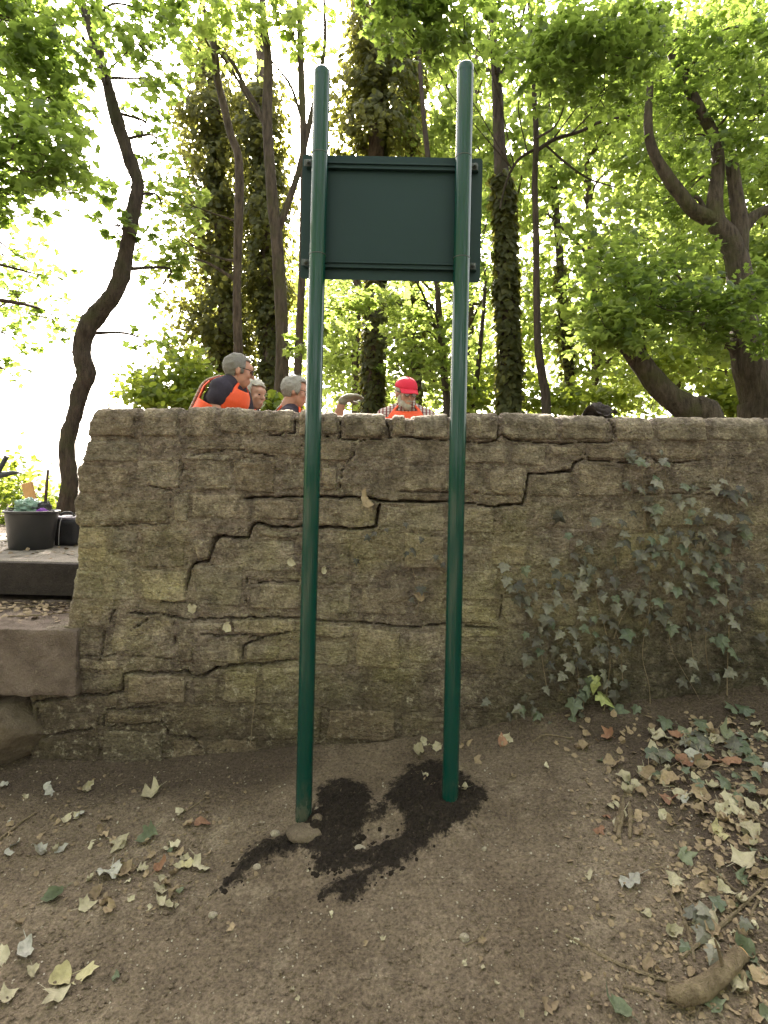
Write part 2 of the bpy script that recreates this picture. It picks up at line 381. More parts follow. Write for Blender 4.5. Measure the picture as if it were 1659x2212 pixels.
# ------------------------------------------------------------------ ground
WX = [-3.5, -2.2, -1.3, -.6, -.05, .5, 1.0, 1.5, 2.0, 3.5]
WZ = [-.06, -.03, .0, .055, .11, .20, .30, .36, .44, .6]
wet_polys = [
 [(640,1795),(680,1740),(690,1705),(735,1683),(780,1695),(806,1722),(800,1760),(780,1800),(770,1840),(700,1862),(650,1838),(590,1852),(540,1892),(450,1950),(500,1880),(560,1822)],
 [(832,1720),(850,1690),(880,1660),(925,1642),(960,1650),(1000,1675),(1052,1712),(1046,1742),(1010,1778),(960,1803),(920,1832),(870,1868),(820,1890),(752,1960),(720,1940),(668,1948),(730,1905),(800,1870),(850,1820),(880,1780),(862,1745)],
 [(690,1850),(760,1848),(850,1812),(830,1850),(780,1872),(690,1892),(662,1886)],
 [(862,1690),(880,1680),(830,1760),(810,1790),(795,1770)]]
def inpoly(x, y, P):
    r = np.zeros(len(x), bool); n = len(P)
    for i in range(n):
        x0, y0 = P[i]; x1, y1 = P[(i + 1) % n]
        c = ((y0 > y) != (y1 > y)); r ^= c & (x < (x1 - x0) * (y - y0) / ((y1 - y0) + 1e-9) + x0)
    return r
def gbase(x, y):
    x = np.asarray(x, float); y = np.asarray(y, float)
    wb = np.interp(x, WX, WZ); s = np.interp(x, [-2, -.3, .3, 1, 2], [.10, .12, .10, .14, .16])
    yy = np.clip(y, .6, 2.9); zf = wb - (2.9 - yy) * s
    zf = zf + .05 * smooth01((y - 2.72) / .2) * (.4 + .6 * smooth01((x + 1) / 2)) 
    p = np.stack([x, y, np.zeros_like(x)], 1)
    amp = smooth01((y - .2) / 1.0)
    zf = zf + amp * (.028 * fbm(p, 1.7, 3, 3) + .011 * fbm(p, 7, 3, 5) + .008 * fbm(p, 26, 3, 6, .6) - .006 * np.abs(fbm(p, 13, 2, 9)))
    zf = zf + .035 * np.exp(-(((x + .16) / .17) ** 2 + ((y - 2.42) / .13) ** 2)) + .03 * np.exp(-(((x - .33) / .2) ** 2 + ((y - 2.42) / .14) ** 2))
    zf = zf + .06 * smooth01((x - .8) / .9) * smooth01((2.3 - y) / .6) * amp
    # terrace behind the wall
    left = smooth01((-.62 - x) / .2)
    T = .6 + left * .10 + left * .22 * smooth01((y - 5.05) / .25) + .02 * fbm(p, 1.2, 3, 8)
    T = T - .3 * smooth01((y - 12) / 30)
    k = smooth01((y - 3.0) / .28)
    return zf * (1 - k) + T * k
LUX = np.arange(-7, 7.001, .02); LUY = np.concatenate([np.arange(.8, 3.4, .02), np.arange(3.4, 26, .1)])
_lx, _ly = np.meshgrid(LUX, LUY); LUT = gbase(_lx.ravel(), _ly.ravel()).reshape(_lx.shape).tolist(); LUYL = LUY.tolist()
import bisect
def gz(x, y):
    fx = min(max((x + 7) / .02, 0), len(LUX) - 1.001); i = int(fx); fx -= i
    j = min(max(bisect.bisect_right(LUYL, y) - 1, 0), len(LUYL) - 2); fy = min(max((y - LUYL[j]) / (LUYL[j + 1] - LUYL[j]), 0), 1)
    a, b = LUT[j], LUT[j + 1]
    return (a[i] * (1 - fx) + a[i + 1] * fx) * (1 - fy) + (b[i] * (1 - fx) + b[i + 1] * fx) * fy
def ground_at(px, py):
    for k in range(100, 296):
        Y = k * .01; u = (px - CX) / F * Y; v = (CY - py) / F * Y; x = u * cr - v * sr; z = EYE + u * sr + v * cr; h = gz(x, Y)
        if z < h: return Vector((x, Y, h))
    p = at(px, py, 2.86); return Vector((p.x, 2.86, gz(p.x, 2.86)))
def geo_out(a, n, r, s): 
    out = []; d = s; v = a
    for i in range(n): v += d; out.append(v); d *= r
    return out
xs = np.array(sorted([-v for v in geo_out(2.4, 34, 1.22, .03)]) + list(np.arange(-2.4, 2.6, .0115)) + geo_out(2.6, 34, 1.22, .03))
ys = np.array(sorted([-(v) for v in geo_out(-1.3, 30, 1.24, .03)]) + list(np.arange(1.3, 3.0, .0095)) + list(np.arange(3.0, 3.6, .02)) + geo_out(3.6, 34, 1.2, .03))
X, Y = np.meshgrid(xs, ys); gx = X.ravel(); gy = Y.ravel()
gzv = gbase(gx, gy)
px, py = to_px(gx, np.where(gy > .5, gy, .5), gzv)
pn = np.stack([gx, gy, gy * 0], 1)
wx = px + 9 * fbm(pn, 14, 3, 21); wy = py + 9 * fbm(pn, 14, 3, 22)
wet = np.zeros(len(gx)); near = (gy > 1.3) & (gy < 2.95) & (abs(gx) < 1.2)
for dx_, dy_ in [(0, 0), (9, 3), (-9, -3), (4, 9), (-4, -9), (14, -5), (-14, 5), (2, -15), (-2, 15)]:
    acc = np.zeros(near.sum())
    for P in wet_polys: acc = np.maximum(acc, inpoly(wx[near] + dx_, wy[near] + dy_ * .7, P))
    wet[near] += acc / 9
crumb = wet * (.04 * np.abs(fbm(pn, 30, 3, 31)) + .006)
gzv = gzv + crumb
hum = np.clip(smooth01((gx - .75 - (2.9 - gy) * .12) / .5) * .9 + smooth01((gy - 2.35) / .45) * smooth01((-.15 - gx) / .5) * .9 + .5 * smooth01((gy - 2.6) / .25) + .25 * fbm(pn, 3, 3, 40), 0, 1)
nx, ny = len(xs), len(ys); i = np.arange(ny - 1)[:, None] * nx; j = np.arange(nx - 1)[None]
gq = np.stack([i + j, i + j + 1, i + j + 1 + nx, i + j + nx], -1).reshape(-1, 4)
g = mesh_np('ground', np.stack([gx, gy, gzv], 1), gq, M['soil'], None, True, {'wet': wet, 'humus': hum}, center=False)
tag(g, 'bare brown trodden soil sloping up to the stone wall', 'ground', kind='structure')

# ------------------------------------------------------------------ stone wall
YW = 2.9
TOPX = [150, 200, 440, 560, 660, 720, 900, 1080, 1250, 1659, 2000]; TOPY = [887, 886, 881, 885, 890, 894, 899, 894, 903, 906, 908]
LEFT = [(860,204),(890,200),(950,190),(1000,174),(1014,165),(1064,166),(1080,158),(1130,158),(1142,166),(1230,163),(1300,150),(1350,144),(1362,60),(2000,60)]
_tx = [at(a, b, YW) for a, b in zip(TOPX, TOPY)]; TX = [p.x for p in _tx]; TZ = [p.z for p in _tx]
_lf = [at(b, a, YW) for a, b in LEFT][::-1]; LZ = [p.z for p in _lf]; LX = [p.x for p in _lf]
cracks = [
 ([(403,1275),(410,1232),(418,1218),(448,1213),(456,1192),(462,1168),(474,1157),(500,1161),(535,1163),(545,1136),(552,1130),(600,1140),(650,1137),(690,1140),(770,1143),(812,1139),(817,1100),(823,1085)],6.5,.09),
 ([(455,1195),(464,1165),(478,1158)],10,.09),
 ([(525,1077),(600,1075),(690,1073),(790,1075),(822,1083),(870,1082),(965,1084),(1003,1087),(1068,1096),(1130,1090),(1137,1062),(1142,1023),(1190,1021),(1235,1018),(1241,1001),(1262,990)],5.5,.09),
 ([(275,1325),(340,1326),(372,1333),(400,1338),(500,1336),(600,1334),(690,1342),(780,1345),(840,1352),(900,1357),(960,1349),(1003,1353),(1075,1358)],5,.07),
 ([(330,1330),(300,1352),(285,1358)],4,.05),
 ([(262,1458),(300,1452),(350,1454),(402,1450),(412,1461),(440,1461),(470,1442),(560,1437),(640,1428)],7.5,.09),
 ([(60,1520),(90,1517),(150,1508),(210,1503),(262,1497),(266,1462)],10,.1),
 ([(237,1343),(246,1319)],10,.12), ([(226,1362),(222,1390),(216,1430)],7,.03),
 ([(85,1592),(150,1582),(205,1573)],5.5,.06), ([(80,1530),(84,1590),(70,1615)],8,.08),
 ([(222,1572),(290,1566),(350,1560),(364,1588),(418,1595),(438,1620)],4,.05),
 ([(225,1536),(300,1531),(345,1530)],5,.05), ([(222,1540),(222,1570)],4,.04),
 ([(570,938),(590,940),(604,940),(612,933),(636,936),(638,900)],3.5,.05),
 ([(694,940),(715,944),(734,946),(735,905)],3,.045),
 ([(736,948),(780,952),(830,947),(880,943),(925,948),(975,949),(1010,955),(1055,956),(1072,950),(1082,938),(1105,950),(1130,953),(1200,957),(1300,955),(1330,952)],3.8,.055),
 ([(832,905),(838,920),(842,945)],4,.05), ([(818,945),(830,925)],3,.03), ([(1074,945),(1080,915)],4,.05),
 ([(1318,905),(1326,930),(1330,952)],6,.045),
 ([(428,1368),(470,1375),(520,1372),(560,1378),(600,1372),(640,1362)],4,.05), ([(525,1432),(524,1398),(540,1388),(575,1378)],5,.05),
 ([(735,1020),(752,995),(764,985),(768,960)],3.2,.045), ([(735,1062),(738,1030)],3,.04),
 ([(1262,975),(1275,995),(1330,998),(1392,997),(1398,985)],3.4,.045), ([(1402,985),(1420,998),(1480,998),(1520,994)],3.6,.05),
 ([(1084,1286),(1083,1318),(1078,1355)],3.2,.045), ([(1080,1284),(1140,1285)],2.8,.03),
 ([(412,1305),(408,1260)],2.6,.04), ([(530,1312),(532,1240)],3,.04), ([(345,1302),(405,1300)],3.6,.05), ([(540,1262),(590,1256),(650,1258)],3,.035),
 ([(378,1415),(376,1340)],3,.035), ([(170,1418),(260,1415),(340,1420),(375,1425)],3,.035), ([(230,1415),(300,1412),(345,1422)],2.5,.03),
 ([(392,1050),(394,990)],3.4,.03), ([(310,1050),(360,1058),(392,1052)],3.2,.03), ([(400,985),(470,975),(520,972),(595,985)],3.4,.03),
 ([(365,1132),(368,1075)],3,.025), ([(165,1137),(240,1136),(300,1132),(365,1132)],3,.03), ([(535,1122),(532,1078)],2.8,.03),
 ([(1150,1100),(1145,1170),(1160,1180)],2.6,.025), ([(760,1215),(775,1190),(800,1175),(830,1172)],2.6,.03), ([(765,1300),(772,1260)],2.4,.025),
 ([(870,1010),(905,1020),(960,1012)],2.8,.025), ([(860,1062),(965,1064),(1040,1067),(1128,1072)],3,.03),
 ([(1246,1075),(1262,1010)],2.8,.025), ([(1360,1065),(1462,1067),(1560,1068)],3,.03), ([(1150,1150),(1260,1150),(1400,1150)],2.6,.03)]
CR = []
for pts, w, d in cracks:
    if w < 2.9: continue
    P = []
    for a, b in zip(pts[:-1], pts[1:]):            # break each run up so that its line wanders
        n = max(1, int(math.hypot(b[0] - a[0], b[1] - a[1]) / 14))
        for k in range(n): P.append((a[0] + (b[0] - a[0]) * k / n + (random.uniform(-1.6, 1.6) if k else 0), a[1] + (b[1] - a[1]) * k / n + (random.uniform(-2.4, 2.4) if k else 0)))
    P.append(pts[-1]); q = [at(x, y, YW) for x, y in P]
    ww = [w * random.uniform(.35, 1.0) for _ in P]; ww[0] *= .35; ww[-1] *= .35
    CR.append((np.array([[v.x, v.z] for v in q]), np.array(ww) * YW / F * .5, d))
def crack_depth(x, z):
    D = np.zeros(len(x)); wob = .0022 * fbm(np.stack([x, x * 0, z], 1), 60, 2, 77)
    for P, W, d in CR:
        m = (x > P[:, 0].min() - .03) & (x < P[:, 0].max() + .03) & (z > P[:, 1].min() - .03) & (z < P[:, 1].max() + .03)
        if not m.any(): continue
        xx, zz = x[m], z[m]; best = np.zeros(len(xx))
        for k in range(len(P) - 1):
            a, b = P[k], P[k + 1]; ab = b - a; t = np.clip(((xx - a[0]) * ab[0] + (zz - a[1]) * ab[1]) / (ab @ ab + 1e-12), 0, 1)
            dist = np.hypot(xx - a[0] - t * ab[0], zz - a[1] - t * ab[1]) + wob[m]; w = W[k] + (W[k + 1] - W[k]) * t
            best = np.maximum(best, d * smooth01((w * 1.35 - dist) / (w * .7 + .001)))
        D[m] = np.maximum(D[m], best)
    return D
RT, RL, THK = .045, .035, .46
def wrap(x, z, h):
    """flat wall coordinates (x, z) and height h off the face -> the rounded wall with its top and left end"""
    zt = np.interp(x, TX, TZ); xl = np.interp(z, LZ, LX)
    s = z - (zt - RT); a = np.clip(s / RT, 0, math.pi / 2); over = np.clip(s - RT * math.pi / 2, 0, THK)
    zz = np.where(s > 0, zt - RT + RT * np.sin(a), z); yy = np.where(s > 0, RT * (1 - np.cos(a)) + over, 0)
    e = (xl + RL) - x; b = np.clip(e / RL, 0, math.pi / 2); ov2 = np.clip(e - RL * math.pi / 2, 0, THK)
    xx = np.where(e > 0, xl + RL - RL * np.sin(b), x); yy = yy + np.where(e > 0, RL * (1 - np.cos(b)) + ov2, 0)
    yy = np.minimum(yy, THK)
    nx = -np.sin(b) * (e > 0); nz = np.sin(a) * (s > 0); nyy = -np.cos(np.where(s > 0, a, 0)) * np.cos(np.where(e > 0, b, 0))
    return np.stack([xx + nx * h, YW + yy + nyy * h, zz + nz * h], 1)
def face_noise(x, z):
    p = np.stack([x, x * 0, z], 1)
    return .010 * fbm(p, 3.2, 3, 50) + .010 * fbm(p * np.array([1, 1, 1.7]), 13, 4, 51, .65) - .009 * np.abs(fbm(p * np.array([1, 1, 2.2]), 17, 3, 52)) + .0045 * fbm(p, 50, 2, 54)
wall = empty('stone_wall', (0.6, YW + .2, .15), 'weathered coursed stone wall with open cracks running through its joints', 'wall')
wxs = np.concatenate([np.arange(-2.35, 2.2, .0068), np.arange(2.2, 4.6, .05)]); wzs = np.arange(-.25, 2.42, .0068)
X, Z = np.meshgrid(wxs, wzs); fx = X.ravel(); fz = Z.ravel()
mp_ = np.stack([fx, fx * 0, fz], 1)
h = face_noise(fx, fz) + .0005 + .008 * fbm(mp_, 2.6, 3, 57) + .004 * fbm(mp_, 9, 3, 58) - crack_depth(fx, fz)
V = wrap(fx, fz, h)
nx, ny = len(wxs), len(wzs); i = np.arange(ny - 1)[:, None] * nx; j = np.arange(nx - 1)[None]
q = np.stack([i + j, i + j + 1, i + j + 1 + nx, i + j + nx], -1).reshape(-1, 4)
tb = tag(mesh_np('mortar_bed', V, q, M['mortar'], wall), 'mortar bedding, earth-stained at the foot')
bk = Geo(); bk.box((-1.45, YW + THK - .03, -.2), (4.5, YW + THK + .02, 1.83)); bk.build('back_face', M['mortar'], wall, False)

stones = [
 # coping
 (120,840,300,945),(303,840,392,946),(398,840,470,944),(475,840,558,940),(563,842,637,934),(642,842,690,944),(695,845,732,942),(738,846,838,946),(843,848,884,943),(889,848,972,948),(976,850,1076,950),(1083,846,1203,952),(1207,853,1317,954),(1327,855,1412,953),(1416,855,1530,955),(1534,856,1660,955),(1664,856,1790,958),
 # second course
 (120,952,300,1000),(305,950,392,985),(398,950,520,971),(398,979,500,999),(525,953,655,984),(660,952,760,1000),(770,957,860,990),(866,957,985,1002),(990,960,1095,1003),(1100,962,1180,1007),(1186,962,1260,985),(1270,972,1392,994),(1402,966,1520,993),(1526,968,1660,1003),(1664,968,1780,1003),
 # third
 (100,1006,285,1068),(292,990,392,1053),(420,993,500,1060),(503,993,597,1064),(602,1013,690,1063),(694,1008,733,1062),(750,1006,852,1066),(866,1008,968,1060),(974,1010,1050,1064),(1054,1012,1130,1068),(1144,1024,1238,1073),(1248,1003,1352,1075),(1360,1020,1462,1063),(1468,1003,1560,1062),(1566,1010,1660,1070),(1665,1010,1780,1070),
 # fourth
 (100,1078,236,1134),(240,1075,364,1129),(372,1066,408,1130),(412,1068,530,1120),(537,1079,648,1127),(655,1078,815,1136),(826,1088,965,1150),(970,1092,1070,1150),(1078,1098,1146,1150),(1156,1082,1262,1146),(1268,1080,1400,1146),(1406,1076,1530,1140),(1536,1076,1660,1140),(1665,1076,1780,1140),
 # fifth
 (100,1141,235,1222),(240,1143,300,1195),(305,1148,406,1226),(372,1140,452,1150),(416,1160,454,1208),(478,1166,640,1236),(553,1144,648,1162),(655,1148,758,1234),(774,1150,868,1240),(874,1155,965,1230),(1003,1173,1054,1224),(1060,1172,1140,1225),(1150,1158,1230,1225),(1236,1155,1330,1230),(1336,1152,1440,1235),(1446,1148,1540,1230),(1546,1147,1660,1236),
 # sixth
 (100,1228,225,1296),(230,1203,298,1300),(304,1232,404,1297),(415,1222,528,1310),(537,1264,655,1320),(537,1240,655,1254),(660,1240,800,1262),(660,1266,762,1332),(774,1268,884,1328),(890,1243,960,1330),(966,1233,1076,1300),(966,1305,1076,1346),(1088,1290,1138,1350),(1084,1232,1180,1280),(1146,1290,1250,1350),(1186,1233,1300,1284),(1256,1290,1370,1350),(1306,1240,1420,1284),(1376,1290,1490,1355),(1426,1240,1540,1286),(1496,1292,1600,1350),(1546,1242,1660,1286),(1606,1290,1720,1350),
 # seventh
 (100,1300,225,1346),(168,1352,215,1415),(240,1332,373,1410),(380,1372,422,1432),(381,1342,494,1364),(500,1340,640,1367),(428,1378,520,1432),(530,1390,605,1430),(610,1380,655,1426),(660,1346,770,1375),(660,1380,760,1440),(766,1358,870,1440),(876,1362,960,1435),(966,1358,1078,1382),(966,1387,1080,1455),(1086,1360,1190,1440),(1196,1356,1310,1440),(1316,1360,1430,1440),(1436,1362,1550,1440),(1556,1357,1660,1440),(1666,1357,1780,1440),
 # eighth
 (170,1424,260,1452),(172,1455,260,1495),(272,1460,406,1520),(270,1424,372,1448),(414,1466,472,1522),(478,1447,560,1522),(566,1438,655,1522),(660,1447,790,1530),(796,1445,950,1478),(796,1484,940,1540),(946,1462,1060,1530),(1066,1448,1180,1522),(1186,1446,1310,1522),(1316,1446,1450,1522),(1456,1446,1560,1500),(1566,1446,1660,1500),
 # foot
 (88,1536,218,1584),(228,1538,348,1566),(216,1505,262,1530),(362,1528,560,1580),(566,1530,700,1600),(706,1536,860,1600),(866,1546,1000,1600),(1006,1536,1140,1600),(1146,1528,1280,1590),(82,1595,218,1690),(224,1578,355,1680),(370,1600,560,1690)]
W0 = [(.008, .015), (-.003, .010), (.0, .014)]
for k, (x0, y0, x1, y1) in enumerate(stones):
    a = at(x0, y1, YW); b = at(x1, y0, YW); x0, x1, z0, z1 = a.x, b.x, a.z, b.z
    cop = k < 17
    st = .0085
    nxx = max(4, int((x1 - x0) / st)); nzz = max(4, int((z1 - z0) / st))
    uu = np.linspace(0, 1, nxx + 1); ww = np.linspace(0, 1, nzz + 1); U, Wv = np.meshgrid(uu, ww); u = U.ravel(); w = Wv.ravel()
    J = [(random.uniform(-.011, .011), random.uniform(-.011, .011)) for _ in range(4)]
    if cop: J = [(j[0], j[1] * .4) for j in J]
    jx = (J[0][0] * (1 - u) + J[1][0] * u) * (1 - w) + (J[2][0] * (1 - u) + J[3][0] * u) * w; jz = (J[0][1] * (1 - u) + J[1][1] * u) * (1 - w) + (J[2][1] * (1 - u) + J[3][1] * u) * w
    x = x0 + u * (x1 - x0) + jx; z = z0 + w * (z1 - z0) + jz
    p = np.stack([x, x * 0 + k * 3.1, z], 1); amp = .007
    ex = np.minimum(u, 1 - u) * (x1 - x0); ez = np.minimum(w, 1 - w) * (z1 - z0); R = .022 if cop else random.uniform(.008, .022)
    cx_ = np.clip(R - ex, 0, R) / R; cz_ = np.clip(R - ez, 0, R) / R; edge = np.clip(np.hypot(cx_, cz_), 0, 1)
    # rounded corners and wandering arrises
    cm = smooth01(1 - np.minimum(ex, ez) / .03)
    x = x + amp * fbm(p, 13, 4, 61, .65) * cm * 2.4 ; z = z + amp * fbm(p, 13, 4, 62, .65) * cm * 2.4
    rr = np.clip(1 - np.hypot(np.clip(.02 - ex, 0, .02), np.clip(.02 - ez, 0, .02)) / .02, 0, 1)
    x = x + (.5 - u) * .012 * (1 - rr); z = z + (.5 - w) * .012 * (1 - rr)
    lo, hi = W0[0] if cop else W0[1 + k % 2]
    edepth = .03 if cop else random.uniform(.012, .026)
    pr = random.uniform(lo, hi); tilt = random.uniform(-.006, .006), random.uniform(-.006, .006)
    hh = pr + tilt[0] * (u - .5) + tilt[1] * (w - .5) + face_noise(x, z) * .75 + .0045 * fbm(p * np.array([.5, 1, 2.4]), 14, 4, 63, .6)
    hh = hh - (1 - np.sqrt(np.clip(1 - edge ** 2, 0, 1))) * edepth - crack_depth(x, z) * .95
    V = wrap(x, z, hh); n1 = nxx + 1; i = np.arange(nzz)[:, None] * n1; j = np.arange(nxx)[None]
    q = np.stack([i + j, i + j + 1, i + j + 1 + n1, i + j + n1], -1).reshape(-1, 4)
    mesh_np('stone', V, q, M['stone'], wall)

# ------------------------------------------------------------------ steps and boulder left of the wall
def rough_block(lo, hi, st, amp, seed, rnd=.03):
    lo = np.array(lo); hi = np.array(hi); n = np.maximum(2, ((hi - lo) / st).astype(int)); vs_, qs = [], []; base = 0
    for ax in range(3):
        a, b = [(1, 2), (2, 0), (0, 1)][ax]
        for side in (0, 1):
            A, B = np.meshgrid(np.linspace(0, 1, n[a] + 1), np.linspace(0, 1, n[b] + 1)); P = np.zeros((A.size, 3))
            P[:, a] = A.ravel(); P[:, b] = B.ravel(); P[:, ax] = side; P = lo + P * (hi - lo)
            c = np.clip(P, lo + rnd, hi - rnd); d = P - c; L = np.linalg.norm(d, axis=1)[:, None]; d = d / (L + 1e-9); P = c + d * rnd
            P = P + d * (amp * fbm(P, 5, 4, seed, .6) + amp * .35 * fbm(P, 30, 3, seed + 4))[:, None]
            m = n[a] + 1; i = np.arange(n[b])[:, None] * m; j = np.arange(n[a])[None]
            q = np.stack([i + j, i + j + 1, i + j + 1 + m, i + j + m], -1).reshape(-1, 4)
            if not side: q = q[:, ::-1]
            vs_.append(P); qs.append(q + base); base += len(P)
    return np.concatenate(vs_), np.concatenate(qs)
V, q = rough_block((-3.6, 2.86, .355), (at(166, 1400, 2.86).x, 3.52, .70), .016, .022, 90, .016)
tag(mesh_np('step', V, q, M['step']), 'weathered pinkish concrete step beside the wall end, below the dark slab', 'step')
slab = empty('path_slab', (-2.4, 3.5, .74), 'concrete path slab with dark front edge left of the wall, carrying the bucket', 'path')
V, q = rough_block((-6.0, 3.535, .745), (-.74, 5.15, .945), .035, .006, 95, .012); mesh_np('slab_top', V, q, M['slab'], slab)
V, q = rough_block((-6.02, 3.49, .735), (-.75, 3.545, .938), .03, .004, 97, .006); mesh_np('front_edge', V, q, M['slab_edge'], slab)  # front edge of the slab, coloured much darker than its top
def faceted(r, seed, seg=40, rings=26, cuts=14, lo=.62, hi=.9, amp=.06):
    g = Geo(); g.ball((0, 0, 0), (1, 1, 1), None, seg, rings); v = g.v[0]; rr = np.random.default_rng(seed)
    for _ in range(cuts):
        n = rr.normal(size=3); n /= np.linalg.norm(n); d = rr.uniform(lo, hi); e = np.clip(v @ n - d, 0, 9); v = v - n * e[:, None] * .93
    n = v / np.linalg.norm(v, axis=1)[:, None]; v = v + n * (amp * fbm(v, 3, 4, seed, .6) + amp * .5 * fbm(v, 11, 3, seed + 2))[:, None]
    g.v[0] = v * np.asarray(r) / .82; return g
c = at(14, 1578, 2.93); g = faceted((.25, .22, .175), 4, 72, 48, 12, .6, .8, .05); g.v[0] = g.v[0] + np.array(c) + np.array([-.03, .03, 0])
tag(g.build('boulder', M['rock']), 'large angular brown boulder at the foot of the step', 'boulder')

# ------------------------------------------------------------------ the sign
YP = 2.4
bl, br = at(655, 1785, YP), at(972, 1735, YP); tl, tr = at(696, 152, YP), at(1006, 142, YP)
sign = empty('sign', ((bl.x + br.x) / 2, YP, bl.z), 'back of dark green sign board on two tall glossy green posts', 'sign')
PR = .0352
for b, t in ((bl, tl), (br, tr)):
    g = Geo(); x0, x1 = b.x, t.x; zb = b.z - .35; L = t.z - zb
    prof = [(0.001, 0), (PR, 0)] + [(PR, L * k / 8) for k in range(1, 8)] + [(PR, L - .004)]
    g.lathe((0, 0, 0), prof, 144); V = g.v[0]; th = np.arctan2(V[:, 1], V[:, 0]); V[:, :2] *= (1 - .018 * (.5 + .5 * np.cos(th * 24)) ** 3)[:, None]; sh = (x1 - x0) / (t.z - b.z)
    g.v[0] = V + np.stack([x0 + (V[:, 2] - .35) * sh, V[:, 0] * 0 + YP, V[:, 0] * 0 + zb], 1)
    p = g.build('post', M['paint'], sign)
    g = Geo(); g.lathe((t.x, YP, t.z - .006), [(PR + .0006, -.025), (PR + .0008, -.004), (PR * .98, .003), (PR * .85, .009), (PR * .5, .013), (.001, .014)], 48); g.build('cap', M['paint'], p)
YB = YP + PR + .018
def sx(px, py, Y): return at(px, py, Y)
p00, p11 = at(650, 606, YB), at(1041, 338, YB)
zc0, zc1 = at(845, 606, YB).z, at(845, 338, YB).z; xc0, xc1 = at(651, 472, YB).x, at(1040, 472, YB).x
def rrect(x0, x1, z0, z1, y0, y1, r, n=6):
    pts = []
    for cx, cz, a0 in ((x1 - r, z1 - r, 0), (x0 + r, z1 - r, 90), (x0 + r, z0 + r, 180), (x1 - r, z0 + r, 270)):
        for k in range(n + 1): a = rad(a0 + 90 * k / n); pts.append((cx + r * math.cos(a), cz + r * math.sin(a)))
    m = len(pts); V = [(x, y0, z) for x, z in pts] + [(x, y1, z) for x, z in pts] + [((x0 + x1) / 2, y0, (z0 + z1) / 2), ((x0 + x1) / 2, y1, (z0 + z1) / 2)]
    q = [(k, (k + 1) % m, m + (k + 1) % m, m + k) for k in range(m)]; t = [(2 * m, (k + 1) % m, k) for k in range(m)] + [(2 * m + 1, m + k, m + (k + 1) % m) for k in range(m)]
    return V, t, q
g = Geo(); V, t, q = rrect(xc0, xc1, zc0, zc1, YB, YB + .004, .014); g.add(V, t, q); g.build('panel', M['panel'], sign, False)
for ypx in (364, 577):
    zc = at(845, ypx, YB).z; g = Geo(); xa, xb = xc0 + .02, xc1 - .02
    # extruded channel: two lips and a web
    g.box((xa, YB - .012, zc - .014), (xb, YB - .001, zc + .014)); g.box((xa, YB - .020, zc + .007), (xb, YB - .012, zc + .014)); g.box((xa, YB - .020, zc - .014), (xb, YB - .012, zc - .007))
    r = bevel(g.build('rail', M['panel'], sign, False), .0015, 2)
    for b, t in ((bl, tl), (br, tr)):
        x = b.x + (t.x - b.x) * (zc - b.z) / (t.z - b.z)
        g = Geo(); a = np.arange(40) * 2 * math.pi / 40
        g.lathe((x, YP, zc + .012), [(PR - .001, .010), (PR + .0014, .0105), (PR + .0014, .0135), (PR - .001, .014)], 48)
        cl = g.build('clamp_band', M['bolt'], sign)
        s = -1 if x < 0 else 1
        g = Geo(); xx = x + s * (PR + .018)
        for k, (r0, y0, y1) in enumerate(((.010, -.016, -.010), (.0065, -.026, -.016))):
            g.tube([(xx, YB - .012 + y0 * 1.1, zc + .004), (xx, YB - .012 + y1, zc + .004)], [r0, r0], 12)
        g.box((xx - .02, YB - .024, zc - .010), (xx + .013, YB - .020, zc + .018))
        bevel(g.build('bolt', M['bolt'], sign, False), .001, 1)

# ------------------------------------------------------------------ leaves and trees
def tmpl(outline, cz, droop):
    o = np.array(outline); o3 = np.column_stack([o, -droop * (o[:, 0] ** 2 * 1.6 + np.clip(o[:, 1] - .3, 0, 1) ** 2)])
    c = np.array([[0, .38, cz]]); V = np.concatenate([o3, c]); n = len(o)
    return V, np.array([(n, k, (k + 1) % n) for k in range(n)])
def mirror(r): return r + [(-x, y) for x, y in r[::-1] if abs(x) > 1e-6]
MAPLE = tmpl([(0, 0)] + [(.36, .02), (.30, .2), (.56, .46), (.25, .56), (0, 1.0)] + [(-.25, .56), (-.56, .46), (-.30, .2), (-.36, .02)], .05, .22)
OVAL = tmpl([(0, 0), (.36, .18), (.40, .55), (0, 1), (-.40, .55), (-.36, .18)], .04, .2)
KITE = (np.array([(0, 0, 0), (.42, .4, -.06), (0, 1, -.12), (-.42, .4, -.06)]), np.array([(0, 1, 2), (0, 2, 3)]))
def leaf_mesh(name, C, N, D, S, tm, mat, parent, tint):
    TV, TF = tm; n = len(C)
    N = N / np.linalg.norm(N, axis=1)[:, None]; D = D - N * np.sum(D * N, 1)[:, None]; D /= np.linalg.norm(D, axis=1)[:, None] + 1e-9
    A = np.cross(D, N)
    V = C[:, None] + S[:, None, None] * (TV[None, :, 0:1] * A[:, None] + TV[None, :, 1:2] * D[:, None] + TV[None, :, 2:3] * N[:, None])
    Fc = (TF[None] + (np.arange(n) * len(TV))[:, None, None]).reshape(-1, 3)
    o = mesh_np(name, V.reshape(-1, 3), Fc, mat, parent, False, {'tint': np.repeat(tint, len(TV))})
    tag(o, kind='stuff'); return o
def spray_points(c, r, n, flat=.55, per=22):
    per = max(8, per // 2); ns = max(2, int(n * 1.4) // per); out = []
    for k in range(ns):
        d = rng.normal(size=3); d /= np.linalg.norm(d); cc = np.asarray(c) + d * np.asarray(r) * 1.6 * rng.uniform(.05, 1) ** .5
        rr = np.asarray(r).mean() * rng.uniform(.3, .6)
        m = int(per * rng.uniform(.6, 1.4)); p = rng.normal(size=(m, 3)) * .55 * rr; p[:, 2] *= flat; p[:, 2] -= .25 * np.hypot(p[:, 0], p[:, 1])
        out.append(cc + p)
    return np.concatenate(out)
